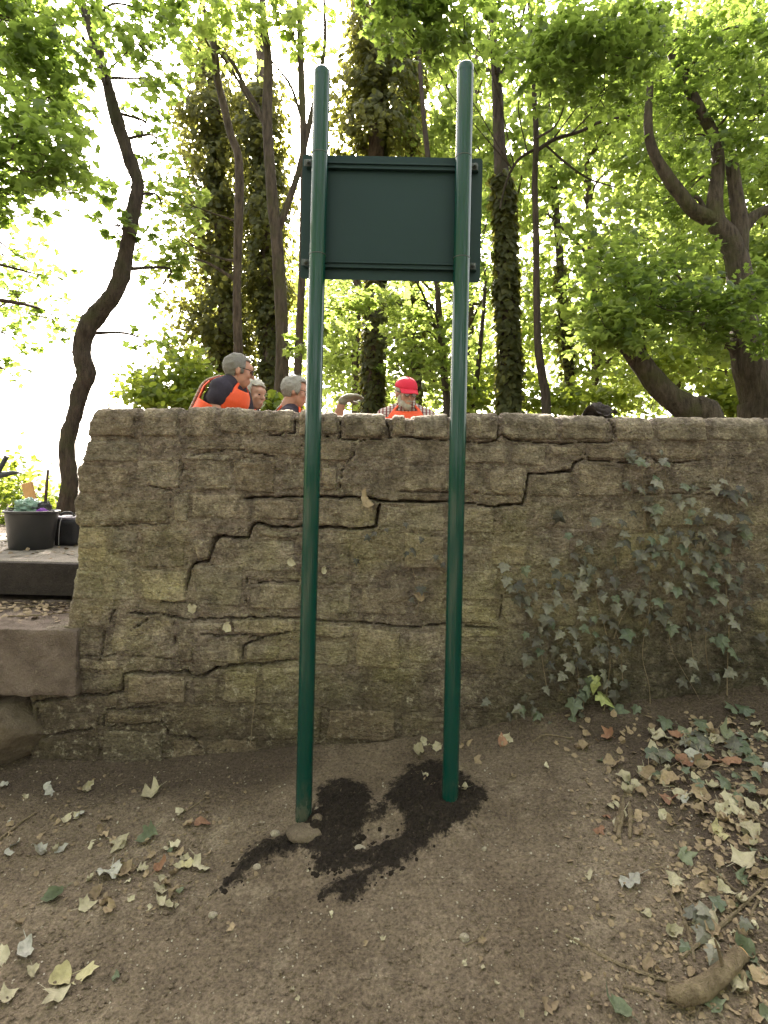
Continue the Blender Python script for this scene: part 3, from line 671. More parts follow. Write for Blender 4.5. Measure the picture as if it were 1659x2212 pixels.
def leaf_frame(n, up=1.0, spread=.55, toward=0):
    N = rng.normal(size=(n, 3)) * spread + np.array([0, -toward, up]); D = rng.normal(size=(n, 3)) + np.array([0, -.2, -.45]); return N, D
def P3(pts, Y):
    return [np.array(at(p[0], p[1], p[2] if len(p) > 2 else Y)) for p in pts]
def tree(name, label, group, trunk, Y, w, clumps=(), lmat='leaf', lsize=.12, tm=MAPLE, bmat='bark', limbs=(), sub=6, bump=.10, ivy=None, cat='tree', tothe=None, sides=14, per=22, spread=.55):
    pts = P3(trunk, Y); base = pts[0].copy(); gzz = gz(base[0], base[1])
    if base[2] > gzz: 
        d = pts[0] - pts[1]; d[2] = 0; pts = [np.array([base[0] + d[0] * .2, base[1], gzz - .15])] + pts; w = [w[0] * 1.25] + list(w)
    root = empty(name, (pts[0][0], pts[0][1], gzz), label, cat, group)
    g = Geo(); rr = [q * .45 * Y / F for q in w]
    g.tube(pts, rr, sides, bump, int(abs(pts[0][0] * 100)) + 5, sub)
    skel = [catmull(pts, 6)]; srad = [np.interp(np.linspace(0, 1, len(skel[0])), np.linspace(0, 1, len(rr)), rr)]
    tr_ = g.build('trunk', M[bmat], root)
    for lp, lw in limbs:
        lpts = P3(lp, Y); g = Geo(); lr = [q * .5 * Y / F for q in lw]; g.tube(lpts, lr, max(8, sides - 4), bump, 3, sub); g.build('limb', M[bmat], root)
        sk = catmull(lpts, 6); skel.append(sk); srad.append(np.interp(np.linspace(0, 1, len(sk)), np.linspace(0, 1, len(lr)), lr))
    S = np.concatenate(skel); SR = np.concatenate(srad)
    C, tg = [], Geo()
    for cl in clumps:
        px, py, cy, rx, ry, n = cl; c = np.array(at(px, py, cy)); r = np.array([rx * cy / F, max(rx, ry) * .8 * cy / F, ry * cy / F])
        d = np.linalg.norm(S - c, axis=1) + 2.0 * np.clip(S[:, 2] - c[2] + .1, 0, 9); k = int(np.argmin(d)); s0 = S[k]
        if np.linalg.norm(s0 - c) > .15:
            mid = (s0 + c) / 2 + rng.normal(size=3) * .12 * np.linalg.norm(c - s0) + np.array([0, 0, .08 * np.linalg.norm(c - s0)])
            r0 = min(SR[k] * .5, .012 + .012 * np.linalg.norm(c - s0)); tg.tube([s0, mid, c], [r0, r0 * .6, .005], 6, 0, 0, 5)
        for _ in range(5):
            e = c + rng.normal(size=3) * r * .6; m = (c + e) / 2 + rng.normal(size=3) * .05; tg.tube([c + (s0 - c) * rng.uniform(0, .35), m, e], [.006, .004, .002], 4, 0, 0, 3)
        C.append(spray_points(c, r, n, per=per))
    if tg.n: tag(tg.build('branches', M[bmat], root), kind='stuff')
    if C:
        C = np.concatenate(C); N, D = leaf_frame(len(C), spread=spread); leaf_mesh('crown', C, N, D, lsize * rng.uniform(.55, 1.35, len(C)), tm, M[lmat], root, rng.uniform(0, 1, len(C)))
    if ivy:
        C = []; Nn = []
        for (y0, y1, rpx, n, jag) in ivy:
            ztop, zbot = at(CX, y0, Y).z, at(CX, y1, Y).z
            n = int(n * .8); sk = skel[0]; zz = sk[:, 2]; t = rng.uniform(zbot, ztop, n); cx_ = np.interp(t, zz, sk[:, 0]); cy_ = np.interp(t, zz, sk[:, 1]); rt = np.interp(t, zz, srad[0])
            a = rng.uniform(0, 2 * math.pi, n); R0 = rpx * Y / F
            lump = .62 + .5 * fbm(np.stack([np.cos(a) * .8, np.sin(a) * .8, t * 1.5], 1), 2.3, 4, 71 + int(Y * 10), .65) * 2.8 * jag
            rad_ = rt + (R0 - rt).clip(.02) * np.clip(lump, .08, 1.6) * rng.uniform(.05, 1, n) ** .5
            C.append(np.stack([cx_ + np.cos(a) * rad_, cy_ + np.sin(a) * rad_, t], 1)); Nn.append(np.stack([np.cos(a), np.sin(a), a * 0 + .6], 1))
        C = np.concatenate(C); Nn = np.concatenate(Nn) + rng.normal(size=C.shape) * .5; D = rng.normal(size=C.shape) * .5 + np.array([0, 0, -1])
        leaf_mesh('ivy', C, Nn, D, rng.uniform(.04, .11, len(C)), OVAL, M['leaf_ivy'], root, rng.uniform(0, 1, len(C)))
    return root
def grid_clumps(x0, y0, x1, y1, cnt, Y0, Y1, r, n):
    return [(rng.uniform(x0, x1), rng.uniform(y0, y1), rng.uniform(Y0, Y1), r * rng.uniform(.7, 1.3), r * rng.uniform(.55, 1.0), int(n * rng.uniform(.6, 1.4))) for _ in range(cnt)]

# crooked tree at the left, against the open sky
tree('crooked_tree', 'crooked bare dark trunk against white sky, left of the wall end', None,
     [(138,1150),(143,1090),(150,1040),(145,965),(158,905),(172,850),(186,805),(176,755),(190,705),(218,670),(255,615),(272,545),(286,470),(298,398),(282,350),(262,290),(240,215),(214,120),(190,45),(160,-30),(120,-120)], 5.6,
     [52,44,36,32,34,38,42,40,42,40,36,36,34,30,32,30,27,25,22,20,16],
     [(230,40,5.4,70,40,180),(300,90,5.2,55,60,170),(340,30,5.6,60,40,150),(330,170,5.8,30,50,60),(60,20,5.0,70,50,220),(250,480,5.5,40,30,60),(340,330,6,40,60,70),(350,440,6,50,40,90),(310,270,6,40,40,60),(330,520,6.2,50,40,70),(350,620,6.4,40,40,40),(330,740,6.4,40,30,40)], 'leaf', .078, bmat='bark_dark', sub=8, bump=.26, sides=22)
# tree out of frame at the left whose boughs hang into the picture
tree('overhanging_maple', 'leafy maple boughs hanging into the top left corner', None, [(-260,1150),(-250,800),(-230,450),(-190,150),(-150,-200)], 5.2, [70,60,50,40,25],
     [(20,120,4.8,80,70,300),(60,250,4.6,80,60,330),(40,330,4.4,90,60,380),(110,340,4.6,50,60,180),(20,420,4.6,60,50,260),(60,160,5,70,50,260),(120,210,5,50,60,190),(30,40,4.6,60,50,240),(140,90,5,50,60,160),(170,410,5.4,50,30,90),(50,560,6.5,60,40,110),(40,640,6.5,55,35,110),(110,600,6.5,60,30,70),(130,690,7,50,35,110),(30,720,7,45,40,90),(20,800,7,40,30,50)], 'leaf', .08)
# clump of stems in the middle left, with ivy-clad trees behind
tree('slender_tree', 'slender smooth brown trunk bending left behind the first man', None, [(520,885),(515,770),(512,650),(514,520),(517,400),(514,335),(497,285),(484,230),(470,170),(461,90),(440,20),(415,-60)], 6.4, [26,23,20,20,22,20,18,19,17,16,12,8],
     [(430,40,6,70,40,200),(480,10,6,60,40,180),(420,140,6.4,40,40,80),(400,440,6.3,50,30,110),(385,520,6.3,60,40,130),(350,560,6.3,45,25,60)], 'leaf_light', .08, limbs=[([(462,95),(500,150),(545,230),(590,300)], [8,7,5,4])], sub=5)
tree('forked_tree', 'tall forked smooth trunk just left of the left post', None, [(606,890),(610,760),(606,640),(598,520),(588,430),(581,330),(577,240),(580,140),(570,40),(560,-80)], 6.2, [36,31,29,28,27,24,24,21,16,12],
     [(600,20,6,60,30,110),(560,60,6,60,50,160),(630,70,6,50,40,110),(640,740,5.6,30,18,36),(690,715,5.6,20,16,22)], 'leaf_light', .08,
     limbs=[([(598,505),(622,440),(645,370),(668,270),(690,170),(702,90),(700,0)], [16,14,13,12,10,8,6]), ([(582,300),(560,240),(530,190),(505,140),(470,100)], [12,10,9,8,6]), ([(640,385),(655,320),(652,200),(648,80),(645,-40)], [10,13,15,13,11]), ([(650,250),(630,190),(610,160),(585,130)], [7,6,5,4])], bmat='bark_moss')
tree('twin_stem', 'thin brown stem rising directly left of the left post', None, [(640,890),(645,760),(652,600),(656,400),(654,280),(650,150)], 6.8, [22,20,17,17,15,10], [(655,60,6.6,60,40,90)], 'leaf_light', .08)
tree('ivy_clad_tree', 'tall tree wrapped in a thick dark ivy column left of the sign', 'ivy-clad trees behind the wall', [(590,890),(585,700),(580,500),(570,300),(560,60)], 8.6, [44,42,36,30,20], (), ivy=[(190,420,66,4200,1.3),(400,700,66,5200,1.3),(680,900,34,2000,.8)])
tree('ivy_clad_tree', 'ivy-smothered tree with ragged dark crown behind the first man', 'ivy-clad trees behind the wall', [(480,890),(490,700),(480,500),(470,320),(455,120)], 9.2, [44,40,36,30,20], [(430,760,9,60,40,420),(415,680,9,50,40,380),(400,600,9,45,50,330),(410,500,9,45,50,330),(400,380,9,40,50,300),(430,250,9,40,50,300),(540,420,9,45,70,420),(535,560,9,45,70,420),(540,680,9,45,60,400),(530,300,9,40,50,300),(550,780,9,40,50,280)], 'leaf_ivy', .08, OVAL, ivy=[(70,260,60,2400,1.4),(230,480,98,6200,1.4),(440,760,95,6200,1.4),(720,880,70,2600,1.3)])
tree('ivy_clad_tree', 'broad ivy-clad trunk rising straight behind the sign board', 'ivy-clad trees behind the wall', [(805,893),(806,760),(812,620),(815,450),(812,280),(812,120),(815,-60)], 8.0, [48,44,40,38,38,34,30], [(740,240,8,50,50,200),(740,310,8,40,30,120)], 'leaf_ivy', .08, OVAL, ivy=[(-40,210,88,6400,1.4),(190,340,98,3400,1.5),(560,900,27,2200,.6)])
tree('ivy_clad_tree', 'thinner ivy-topped trunk between the sign posts', 'ivy-clad trees behind the wall', [(900,893),(895,600),(885,330),(882,180),(885,40)], 8.4, [26,24,22,22,18], [(850,790,8,45,40,120)], 'leaf', .09, ivy=[(60,330,58,2600,1.0),(560,880,22,500,.8)])
tree('ivy_clad_tree', 'dark ivied trunk standing just right of the right post', 'ivy-clad trees behind the wall', [(1098,893),(1100,800),(1096,690),(1092,560),(1088,430),(1078,300),(1074,180),(1066,90),(1060,-50)], 6.5, [42,42,42,40,36,28,25,20,14],
     [(1050,60,6,80,50,200),(1120,40,6,80,50,200)], 'leaf', .085, limbs=[([(1076,185),(1095,130),(1120,70),(1140,-10)], [9,8,7,5])], bmat='bark_dark', ivy=[(370,620,27,1500,.9),(600,900,29,2200,.7)])
tree('sapling', 'slim straight trunk between the ivied trunk and the leaning log', None, [(1180,897),(1172,820),(1162,740),(1159,620),(1158,500),(1155,400),(1158,300),(1154,200),(1150,90),(1140,-30)], 6.0, [22,20,18,16,15,14,13,12,10,7],
     [(1200,60,5.4,80,50,330),(1300,100,5.0,90,55,520),(1240,120,5.0,70,50,330),(1380,50,5.2,60,50,260),(900,40,4.8,70,45,330),(990,60,4.8,60,40,200),(850,20,4.8,60,30,220),(1180,150,5,60,50,160),(1330,170,5.2,60,50,200)], 'leaf', .078,
     limbs=[([(1160,325),(1200,300),(1250,285),(1300,262),(1360,250)], [8,8,7,6,4]), ([(1160,320),(1120,345),(1095,390),(1080,450)], [6,6,5,4]), ([(1175,310),(1220,350),(1270,385),(1330,405)], [5,5,4,3])], bmat='bark_dark')
# the big tree on the right and the leaning trunk beside it
tree('sycamore_tree', 'large grey forked trunk at the right edge of the picture', None, [(1650,905),(1640,850),(1622,790),(1608,700),(1600,620),(1592,560),(1570,510),(1545,475),(1545,420),(1552,350),(1540,290),(1510,235),(1475,165),(1440,90),(1400,10),(1370,-60)], 6.3, [110,88,80,62,56,52,48,40,34,28,26,24,24,20,17,12],
     [(1560,150,6.2,90,60,420),(1620,60,6,80,60,420),(1500,60,6.2,80,50,280),(1640,250,6.2,70,70,400),(1480,300,6.4,70,60,300),(1420,180,6.4,60,60,260),(1600,330,6.8,70,50,260),(1470,430,7,50,40,160),(1620,640,5.6,70,40,330),(1520,660,5.6,90,40,420),(1400,650,5.6,80,40,360),(1350,620,5.8,70,40,330),(1300,560,6,70,40,330),(1450,560,6.2,70,40,260),(1590,720,5.6,70,30,220)], 'leaf', .08,
     limbs=[([(1548,478),(1500,455),(1470,420),(1440,380),(1412,330),(1400,270),(1405,180)], [34,30,28,24,22,18,12]), ([(1595,545),(1598,480),(1590,420),(1580,350)], [40,34,28,24]), ([(1600,500),(1625,470),(1650,455),(1700,440)], [30,24,20,16]), ([(1612,785),(1590,760),(1560,730),(1510,695),(1450,660),(1390,640),(1340,635)], [26,20,16,14,13,11,8]), ([(1520,450),(1510,430),(1500,425)], [12,9,7])], bmat='bark_moss', sides=20, sub=5)
tree('leaning_trunk', 'thick mossy trunk leaning left over the wall top, broken off', None, [(1530,925),(1490,890),(1440,850),(1400,805),(1370,765),(1335,728)], 5.8, [80,66,56,50,46,40], [(1340,700,5.6,60,30,260),(1300,720,5.6,60,30,200),(1390,740,5.4,40,20,90)], 'leaf_light', .085, bmat='bark_moss', bump=.12)
tree('dark_stem', 'dark ivied stem deep in the wood right of the slim trunk', None, [(1235,893),(1228,800),(1215,640),(1205,500),(1190,330),(1180,150)], 9.5, [26,24,20,18,14,10], (), bmat='bark_dark', ivy=[(560,880,20,800,.8)])
tree('thin_stem', 'thin stem framed between the two sign posts', None, [(965,893),(958,800),(950,700),(943,600),(930,400),(915,250),(905,120),(890,-60)], 7.2, [18,17,16,14,13,11,9,5], [(930,660,7,60,40,180),(900,720,7,50,40,160),(960,760,7,40,40,130),(740,660,6.4,40,30,80),(780,640,6.4,40,25,80),(850,650,6.6,50,30,110)], 'leaf_light', .085, bmat='bark_dark')
tree('thin_stem', 'thin leaning stem just right of the right post above the wall', None, [(1020,896),(1030,820),(1042,700),(1050,600)], 7.6, [12,12,10,7], [(1050,580,7,50,60,160),(1040,480,7,50,60,160)], 'leaf', .085, bmat='bark_dark')
# trees filling the wood behind
back = [
 ('pale green tree in the sunlit wood between the sign and the ivied trunk', [(1010,893),(1015,700),(1020,400),(1030,100)], 10, (890,100,1150,860), 34),
 ('pale green tree filling the gap right of the slim trunk', [(1290,893),(1285,700),(1270,400),(1260,80)], 10.5, (1140,120,1420,860), 44),
 ('sunlit tree behind the fork of the large grey trunk', [(1470,893),(1460,700),(1455,400),(1450,60)], 11, (1340,60,1640,860), 44),
 ('bright tree at the right edge behind the large trunk', [(1720,893),(1710,700),(1690,400),(1680,60)], 10, (1540,0,1760,880), 34),
 ('sunlit tree glimpsed between the two sign posts', [(770,893),(770,700),(775,400),(780,60)], 11, (700,560,960,880), 22)]
for lab, tk, Yb, (a, b, c, d), cnt in back:
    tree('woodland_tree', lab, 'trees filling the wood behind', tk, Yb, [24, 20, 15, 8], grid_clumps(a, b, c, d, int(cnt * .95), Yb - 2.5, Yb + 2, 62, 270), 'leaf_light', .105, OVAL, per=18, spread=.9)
# the wood goes on behind the photographer: its trunks and crowns mirror in the posts and shade the slope
for k, (x, y) in enumerate([(-6.5, 1.0), (-4.8, -3.4), (-1.9, -5.6), (1.2, -5.0), (3.6, -5.6), (5.6, -2.6), (7.0, .8)]):
    root = empty('woodland_tree', (x, y, gz(x, max(y, .8)) - .1), 'maple standing behind the photographer, seen only as a reflection in the posts', 'tree', 'trees behind the photographer')
    g = Geo(); hgt = rng.uniform(8, 10); tip = np.array([x + rng.normal() * .5, y + rng.normal() * .5, hgt]); b0 = np.array([x, y, gz(x, max(y, .8)) - .3])
    g.tube([b0, b0 + (tip - b0) * .35 + rng.normal(size=3) * .12, b0 + (tip - b0) * .7 + rng.normal(size=3) * .15, tip], [.19, .15, .1, .03], 10, .1, k, 6); g.build('trunk', M['bark_dark'], root)
    C = []; tg = Geo()
    for _ in range(17):
        c = np.array([x + rng.normal() * 1.3, y + rng.normal() * 1.1, rng.uniform(2.6, hgt)]); C.append(spray_points(c, np.array([.8, .8, .5]), 130, per=20)); t = np.clip((c[2] - 1 - b0[2]) / (hgt - b0[2]), .15, 1); s0 = b0 + (tip - b0) * t; tg.tube([s0, (s0 + c) / 2 + rng.normal(size=3) * .1, c], [.03, .02, .006], 5, 0, 0, 4)
    tag(tg.build('branches', M['bark_dark'], root), kind='stuff'); C = np.concatenate(C); N, D = leaf_frame(len(C)); leaf_mesh('crown', C, N, D, .17 * rng.uniform(.7, 1.2, len(C)), OVAL, M['leaf'], root, rng.uniform(0, 1, len(C)))
C = []
for k in range(95):
    a = rng.uniform(rad(150), rad(390)); d = rng.uniform(9, 14); c = np.array([math.cos(a) * d, math.sin(a) * d - 1, rng.uniform(.3, 7.5)]); C.append(c + rng.normal(size=(75, 3)) * np.array([.9, .9, .6]))
C = np.concatenate(C); N, D = leaf_frame(len(C), spread=1.2)
o = leaf_mesh('woodland_behind', C, N, D, rng.uniform(.3, .6, len(C)), KITE, M['leaf'], None, rng.uniform(0, 1, len(C))); tag(o, 'dense woodland foliage closing the view behind the photographer', 'foliage')
def shrub(label, c, Y, clumps, mat='leaf_shrub', size=.07):
    b = at(c[0], c[1], Y); z = gz(b.x, Y); root = empty('shrub', (b.x, Y, z), label, 'shrub', 'shrubs beyond the path')
    g = Geo()
    C = []
    for (x, y, yy, r, r2, n) in clumps:
        p = np.array(at(x, y, yy)); g.tube([(b.x + rng.normal() * .05, Y + rng.normal() * .05, z - .05), (np.array([b.x, Y, z]) + p) / 2 + rng.normal(size=3) * .08, p], [.014, .009, .003], 5, 0, 0, 4)
        rr = np.array([r, r, r2]) * yy / F; q = rng.normal(size=(n, 3)) * .5 * rr; C.append(p + q)
    tag(g.build('stems', M['bark_dark'], root), kind='stuff'); C = np.concatenate(C); N, D = leaf_frame(len(C), spread=.9)
    leaf_mesh('foliage', C, N, D, size * rng.uniform(.6, 1.3, len(C)), OVAL, M[mat], root, rng.uniform(0, 1, len(C)))
shrub('bright green bush behind the black bucket', (30,1130), 6.6, [(10,1090,6.5,60,60,380),(70,1110,6.5,60,50,380),(30,1030,6.8,50,50,260),(110,1090,6.8,40,50,240),(-40,1060,6.6,70,80,380),(40,1150,6.4,70,30,260),(130,1120,6.6,40,40,200)])
shrub('leafy yellow-green bush over the wall left of the first man', (360,930), 7.0, [(350,830,7,70,40,420),(420,820,7,60,45,360),(320,860,6.8,50,30,260),(400,870,6.8,70,25,360),(300,830,7.2,40,30,130),(390,780,7.2,50,40,200)], 'leaf_shrub', .085)
shrub('low green bush behind the two grey-haired heads', (590,930), 6.0, [(570,880,5.8,40,20,90),(600,870,5.8,40,20,90),(640,890,5.8,40,20,90)], 'leaf_shrub', .09)
shrub('bushy undergrowth above the wall right of the dark hat', (1330,930), 7.2, [(1230,870,7,60,40,260),(1320,860,7,60,40,260),(1560,850,7.2,60,50,300),(1160,870,7.2,60,40,200),(1440,780,7.4,60,50,260),(1590,880,7,50,30,200),(1120,820,7.6,50,60,200),(1040,850,7.6,50,50,200)], 'leaf_shrub', .1)
# the far wood, one mass of leaves
C = []
for k in range(125):
    x = rng.uniform(440, 1900); y = rng.uniform(250, 930) if x > 900 else rng.uniform(540, 930); Yf = rng.uniform(15, 24)
    r = rng.uniform(50, 90) * Yf / F; C.append(np.array(at(x, y, Yf)) + rng.normal(size=(170, 3)) * .55 * r)
C = np.concatenate(C); N, D = leaf_frame(len(C), spread=1.2)
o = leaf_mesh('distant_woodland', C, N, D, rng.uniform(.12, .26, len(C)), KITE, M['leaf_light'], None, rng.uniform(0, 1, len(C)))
tag(o, 'pale sunlit mass of far woodland foliage behind the trunks', 'foliage')

# ------------------------------------------------------------------ ivy on the wall
IV = [(0, 0), (.16, -.10), (.46, .02), (.30, .22), (.52, .42), (.24, .50), (0, 1.0)]
def ivy_mesh(k):
    r = random.Random(k); o = [(x * r.uniform(.85, 1.15), y * r.uniform(.9, 1.1)) for x, y in IV]; o[0] = (0, 0); o = o + [(-x * r.uniform(.85, 1.15), y * r.uniform(.95, 1.05)) for x, y in o[-2:0:-1]]
    V, T = tmpl(o, .07, .25 + .15 * r.random()); V[:, 2] += [r.uniform(-.03, .03) for _ in V]
    me = bpy.data.meshes.new('ivy_leaf'); me.from_pydata([tuple(v) for v in V], [], [tuple(int(i) for i in t) for t in T]); me.update(); return me
ivybase = {}
for mk in ('ivy', 'ivy_green', 'ivy_yellow', 'ivy_dark'):
    ivybase[mk] = []
    for k in range(4): me = ivy_mesh(k * 7 + len(mk)); me.materials.append(M[mk]); ivybase[mk].append(me)
ivp = empty('climbing_ivy', at(1390, 1545, YW - .02), 'trailing ivy with dark leaves climbing the right part of the wall', 'ivy')
vines = [[(1405,1545),(1402,1480),(1388,1420),(1395,1350),(1405,1300),(1400,1240),(1390,1180),(1395,1100),(1388,1040),(1385,985),(1375,930)],
 [(1570,1520),(1572,1420),(1575,1330),(1568,1260),(1582,1180),(1572,1100),(1565,1040),(1570,995)],
 [(1530,1548),(1500,1490),(1470,1440),(1450,1400),(1448,1370),(1468,1330),(1455,1280),(1460,1200),(1450,1120),(1440,1060),(1435,960)],
 [(1300,1560),(1310,1500),(1318,1420),(1305,1350),(1290,1290),(1285,1240),(1262,1150),(1255,1090)],
 [(1182,1490),(1172,1430),(1165,1360),(1150,1310),(1140,1270)], [(1238,1530),(1250,1480),(1246,1430),(1240,1370),(1260,1310)],
 [(1325,1380),(1345,1330),(1370,1290),(1388,1250)], [(1345,1470),(1340,1400),(1330,1360)], [(1500,1440),(1490,1370),(1478,1320)], [(1530,1450),(1524,1390),(1528,1340)],
 [(548,1440),(552,1490),(545,1560),(540,1620)], [(1215,1560),(1255,1540),(1262,1500)], [(1390,1140),(1400,1080),(1450,1050)], [(900,1330),(905,1285),(890,1225)]]
for vn in vines:
    g = Geo(); pts = [np.array(at(x, y, YW - .026 - .016 * random.random())) for x, y in vn]; w = random.uniform(.0018, .0032); g.tube(pts, [w, w * .8, w * .5], 5, 0, 0, 4); g.build('stem', M['twig'], ivp)
leaves = []
def ivcl(cx, cy, rx, ry, n, sz=34, mk='ivy'):
    k = 0
    while k < n:
        x = cx + random.gauss(0, .72) * rx; y = cy + random.gauss(0, .66) * ry
        if all((x - a) ** 2 + (y - b) ** 2 > (sz * .5) ** 2 for a, b, *_ in leaves) or random.random() < .15: leaves.append((x, y, sz * random.uniform(.65, 1.15), mk))
        k += 1
for x, y, s in [(1358,978,34),(1378,992,36),(1362,992,24),(1432,990,26),(1437,1000,24),(1420,1030,36),(1200,1110,42),(1290,1120,42),(1400,1000,20),(1430,973,18),(1558,1035,26),(1545,1048,28),(1560,1060,34),(1580,1060,40),(1605,1075,34),(1600,1050,30),(1500,1050,36),(1478,1045,28)]: leaves.append((x, y, s, 'ivy'))
ivcl(1395,1080,50,40,14); ivcl(1470,1090,70,40,18); ivcl(1500,1165,80,60,20); ivcl(1400,1170,50,50,10); ivcl(1480,1200,90,50,26); ivcl(1540,1190,80,60,20)
ivcl(1390,1200,50,40,12); ivcl(1470,1250,90,60,20); ivcl(1560,1260,60,70,16); ivcl(1530,1300,90,60,18); ivcl(1250,1190,40,40,8); ivcl(1265,1210,40,30,6)
ivcl(1160,1250,60,24,8); ivcl(1140,1300,50,40,12); ivcl(1250,1275,60,40,14); ivcl(1310,1275,50,30,8); ivcl(1180,1350,40,60,10); ivcl(1270,1350,60,60,14)
ivcl(1300,1400,60,50,14); ivcl(1170,1400,30,50,8); ivcl(1190,1420,30,60,8); ivcl(1230,1410,40,40,8); ivcl(1150,1480,50,50,6,30); ivcl(1250,1440,60,40,8); ivcl(1330,1440,50,50,6)
ivcl(1450,1330,60,50,10); ivcl(1550,1400,60,60,8); ivcl(1600,1130,40,60,10); ivcl(1570,1450,60,50,8,36); ivcl(1600,1330,50,60,6)
ivcl(1150,1540,50,20,6,30); ivcl(1230,1545,60,20,6,30); ivcl(1330,1530,60,20,4,32,'ivy_green'); ivcl(1480,1180,120,90,26,30,'ivy_dark'); ivcl(1480,1260,110,90,22,30,'ivy_dark'); ivcl(1270,1380,90,90,16,30,'ivy_dark')
ivcl(905,1235,40,60,7,26,'ivy_dark'); ivcl(830,1160,80,60,6,24,'ivy_dark'); ivcl(1010,1195,60,30,3,24,'ivy_dark')
for x, y, s, mk in [(1285,1462,46,'ivy_yellow'),(1292,1500,42,'ivy_yellow'),(1242,1510,48,'ivy_green'),(1262,1490,34,'ivy_green'),(1268,1480,36,'ivy_green'),(1330,1525,46,'ivy_green'),(1165,1540,40,'ivy_green'),(1270,1465,30,'ivy_green'),(1350,1360,36,'ivy_green'),(1452,1350,40,'ivy_green'),(1560,1390,30,'ivy_green'),(1128,1525,30,'ivy_green')]: leaves.append((x, y, s, mk))
nl = 0
for x, y, s, mk in leaves[-12:] + leaves[:-12]:
    if nl >= 300: break
    if mk == 'ivy': mk = random.choice(('ivy', 'ivy', 'ivy', 'ivy', 'ivy_dark', 'ivy_dark', 'ivy_green'))
    p = at(x, y, YW - .03 - random.uniform(0, .045)); o = bpy.data.objects.new('leaf', random.choice(ivybase[mk])); COL.objects.link(o)
    N = Vector((random.gauss(0, .45), -1, random.gauss(.75, .35))).normalized(); D = Vector((random.gauss(0, .65), -.2, -1)); D = (D - N * D.dot(N)).normalized(); A = D.cross(N)
    sc = s * YW / F * random.uniform(.6, .92); R = Matrix((A, D, N)).transposed().to_euler(); o.location = p; o.rotation_euler = R; o.scale = (sc, sc, sc); par(o, ivp); nl += 1

# ------------------------------------------------------------------ people behind the wall
def rotm(yaw, pitch=0, roll=0):
    return np.array((Matrix.Rotation(yaw, 3, 'Z') @ Matrix.Rotation(pitch, 3, 'X') @ Matrix.Rotation(roll, 3, 'Y')))
def head_parts(g, c, R, k=1.0, nose=1.0):
    def P(x, y, z): return np.asarray(c) + R @ (np.array([x, y, z]) * k)
    def B(x, y, z, a, b, d): g.ball(P(x, y, z), np.array([a, b, d]) * k, R)
    B(0, .015, .03, .076, .096, .088); B(0, -.015, -.045, .06, .074, .066); B(0, -.055, -.088, .032, .032, .026); B(0, -.07, .035, .052, .03, .035)
    B(.036, -.062, -.018, .028, .025, .024); B(-.036, -.062, -.018, .028, .025, .024)
    g.capsule(P(0, -.092, .012), P(0, -.113 * nose, -.022), .009 * k, .014 * k, 8)
    B(0, -.088, -.055, .026, .014, .009); B(0, -.087, -.068, .023, .013, .009)
    for s in (-1, 1): B(s * .079, .012, -.012, .012, .021, .034)
    g.capsule(P(0, .02, -.06), P(0, .04, -.165), .054 * k, .060 * k)
def hair(c, R, mat, parent, k=1.0, vol=.012, front=.02, low=-.06, curl=.006, seed=1):
    seg, rings = 56, 40; V = []; keep = []
    a = np.linspace(0, 2 * math.pi, seg, endpoint=False); b = np.linspace(-math.pi / 2, math.pi / 2, rings)
    A, B_ = np.meshgrid(a, b); d = np.stack([np.cos(B_) * np.cos(A), np.cos(B_) * np.sin(A), np.sin(B_)], -1).reshape(-1, 3)
    r = np.array([.077, .098, .090]) + vol; v = d * r; v = v + d * (curl * fbm(v, 38, 3, seed) + curl * .7 * fbm(v, 95, 2, seed + 2))[:, None]
    v = v + np.array([0, .016, .03])
    hl = np.where(v[:, 1] < -.035, front + .055, np.where(v[:, 1] < .02, low + .055, low)) + .012 * fbm(v, 40, 2, seed + 5)
    ok = v[:, 2] > hl
    i = np.arange(rings - 1)[:, None] * seg; j = np.arange(seg)[None]; jn = (j + 1) % seg
    q = np.stack([i + j, i + jn, i + seg + jn, i + seg + j], -1).reshape(-1, 4); q = q[ok[q].all(1)]
    used = np.unique(q); mp = np.zeros(len(v), int); mp[used] = np.arange(len(used)); W = np.asarray(c) + (v[used] * k) @ R.T
    o = mesh_np('hair', W, mp[q], mat, parent); s = o.modifiers.new('solid', 'SOLIDIFY'); s.thickness = .012; s.offset = -1; return o
def glasses(c, R, parent, k=1.0):
    def P(x, y, z): return np.asarray(c) + R @ (np.array([x, y, z]) * k)
    g = Geo()
    for s in (-1, 1):
        g.tube([P(s * .032 + .021 * math.cos(t), -.098, .008 + .017 * math.sin(t)) for t in np.linspace(0, 2 * math.pi, 17)], [.0022, .0022], 6)
        g.tube([P(s * .055, -.096, .014), P(s * .076, -.06, .015), P(s * .084, .01, .012)], [.0028, .0028], 6)
    g.tube([P(-.011, -.1, .012), P(.011, -.1, .012)], [.002, .002], 6); o = g.build('glasses', M['black'], parent)
    for s in (-1, 1):
        g = Geo(); g.ball(P(s * .032, -.097, .008), np.array([.020, .002, .016]) * k, R, 16, 8); g.build('lens', M['glass'], o)
def eyes(c, R, parent):
    for s in (-1, 1):
        g = Geo(); g.ball(np.asarray(c) + R @ np.array([s * .031, -.082, .008]), (.011, .007, .006), R, 10, 8); g.build('eye', M['eye'], parent)
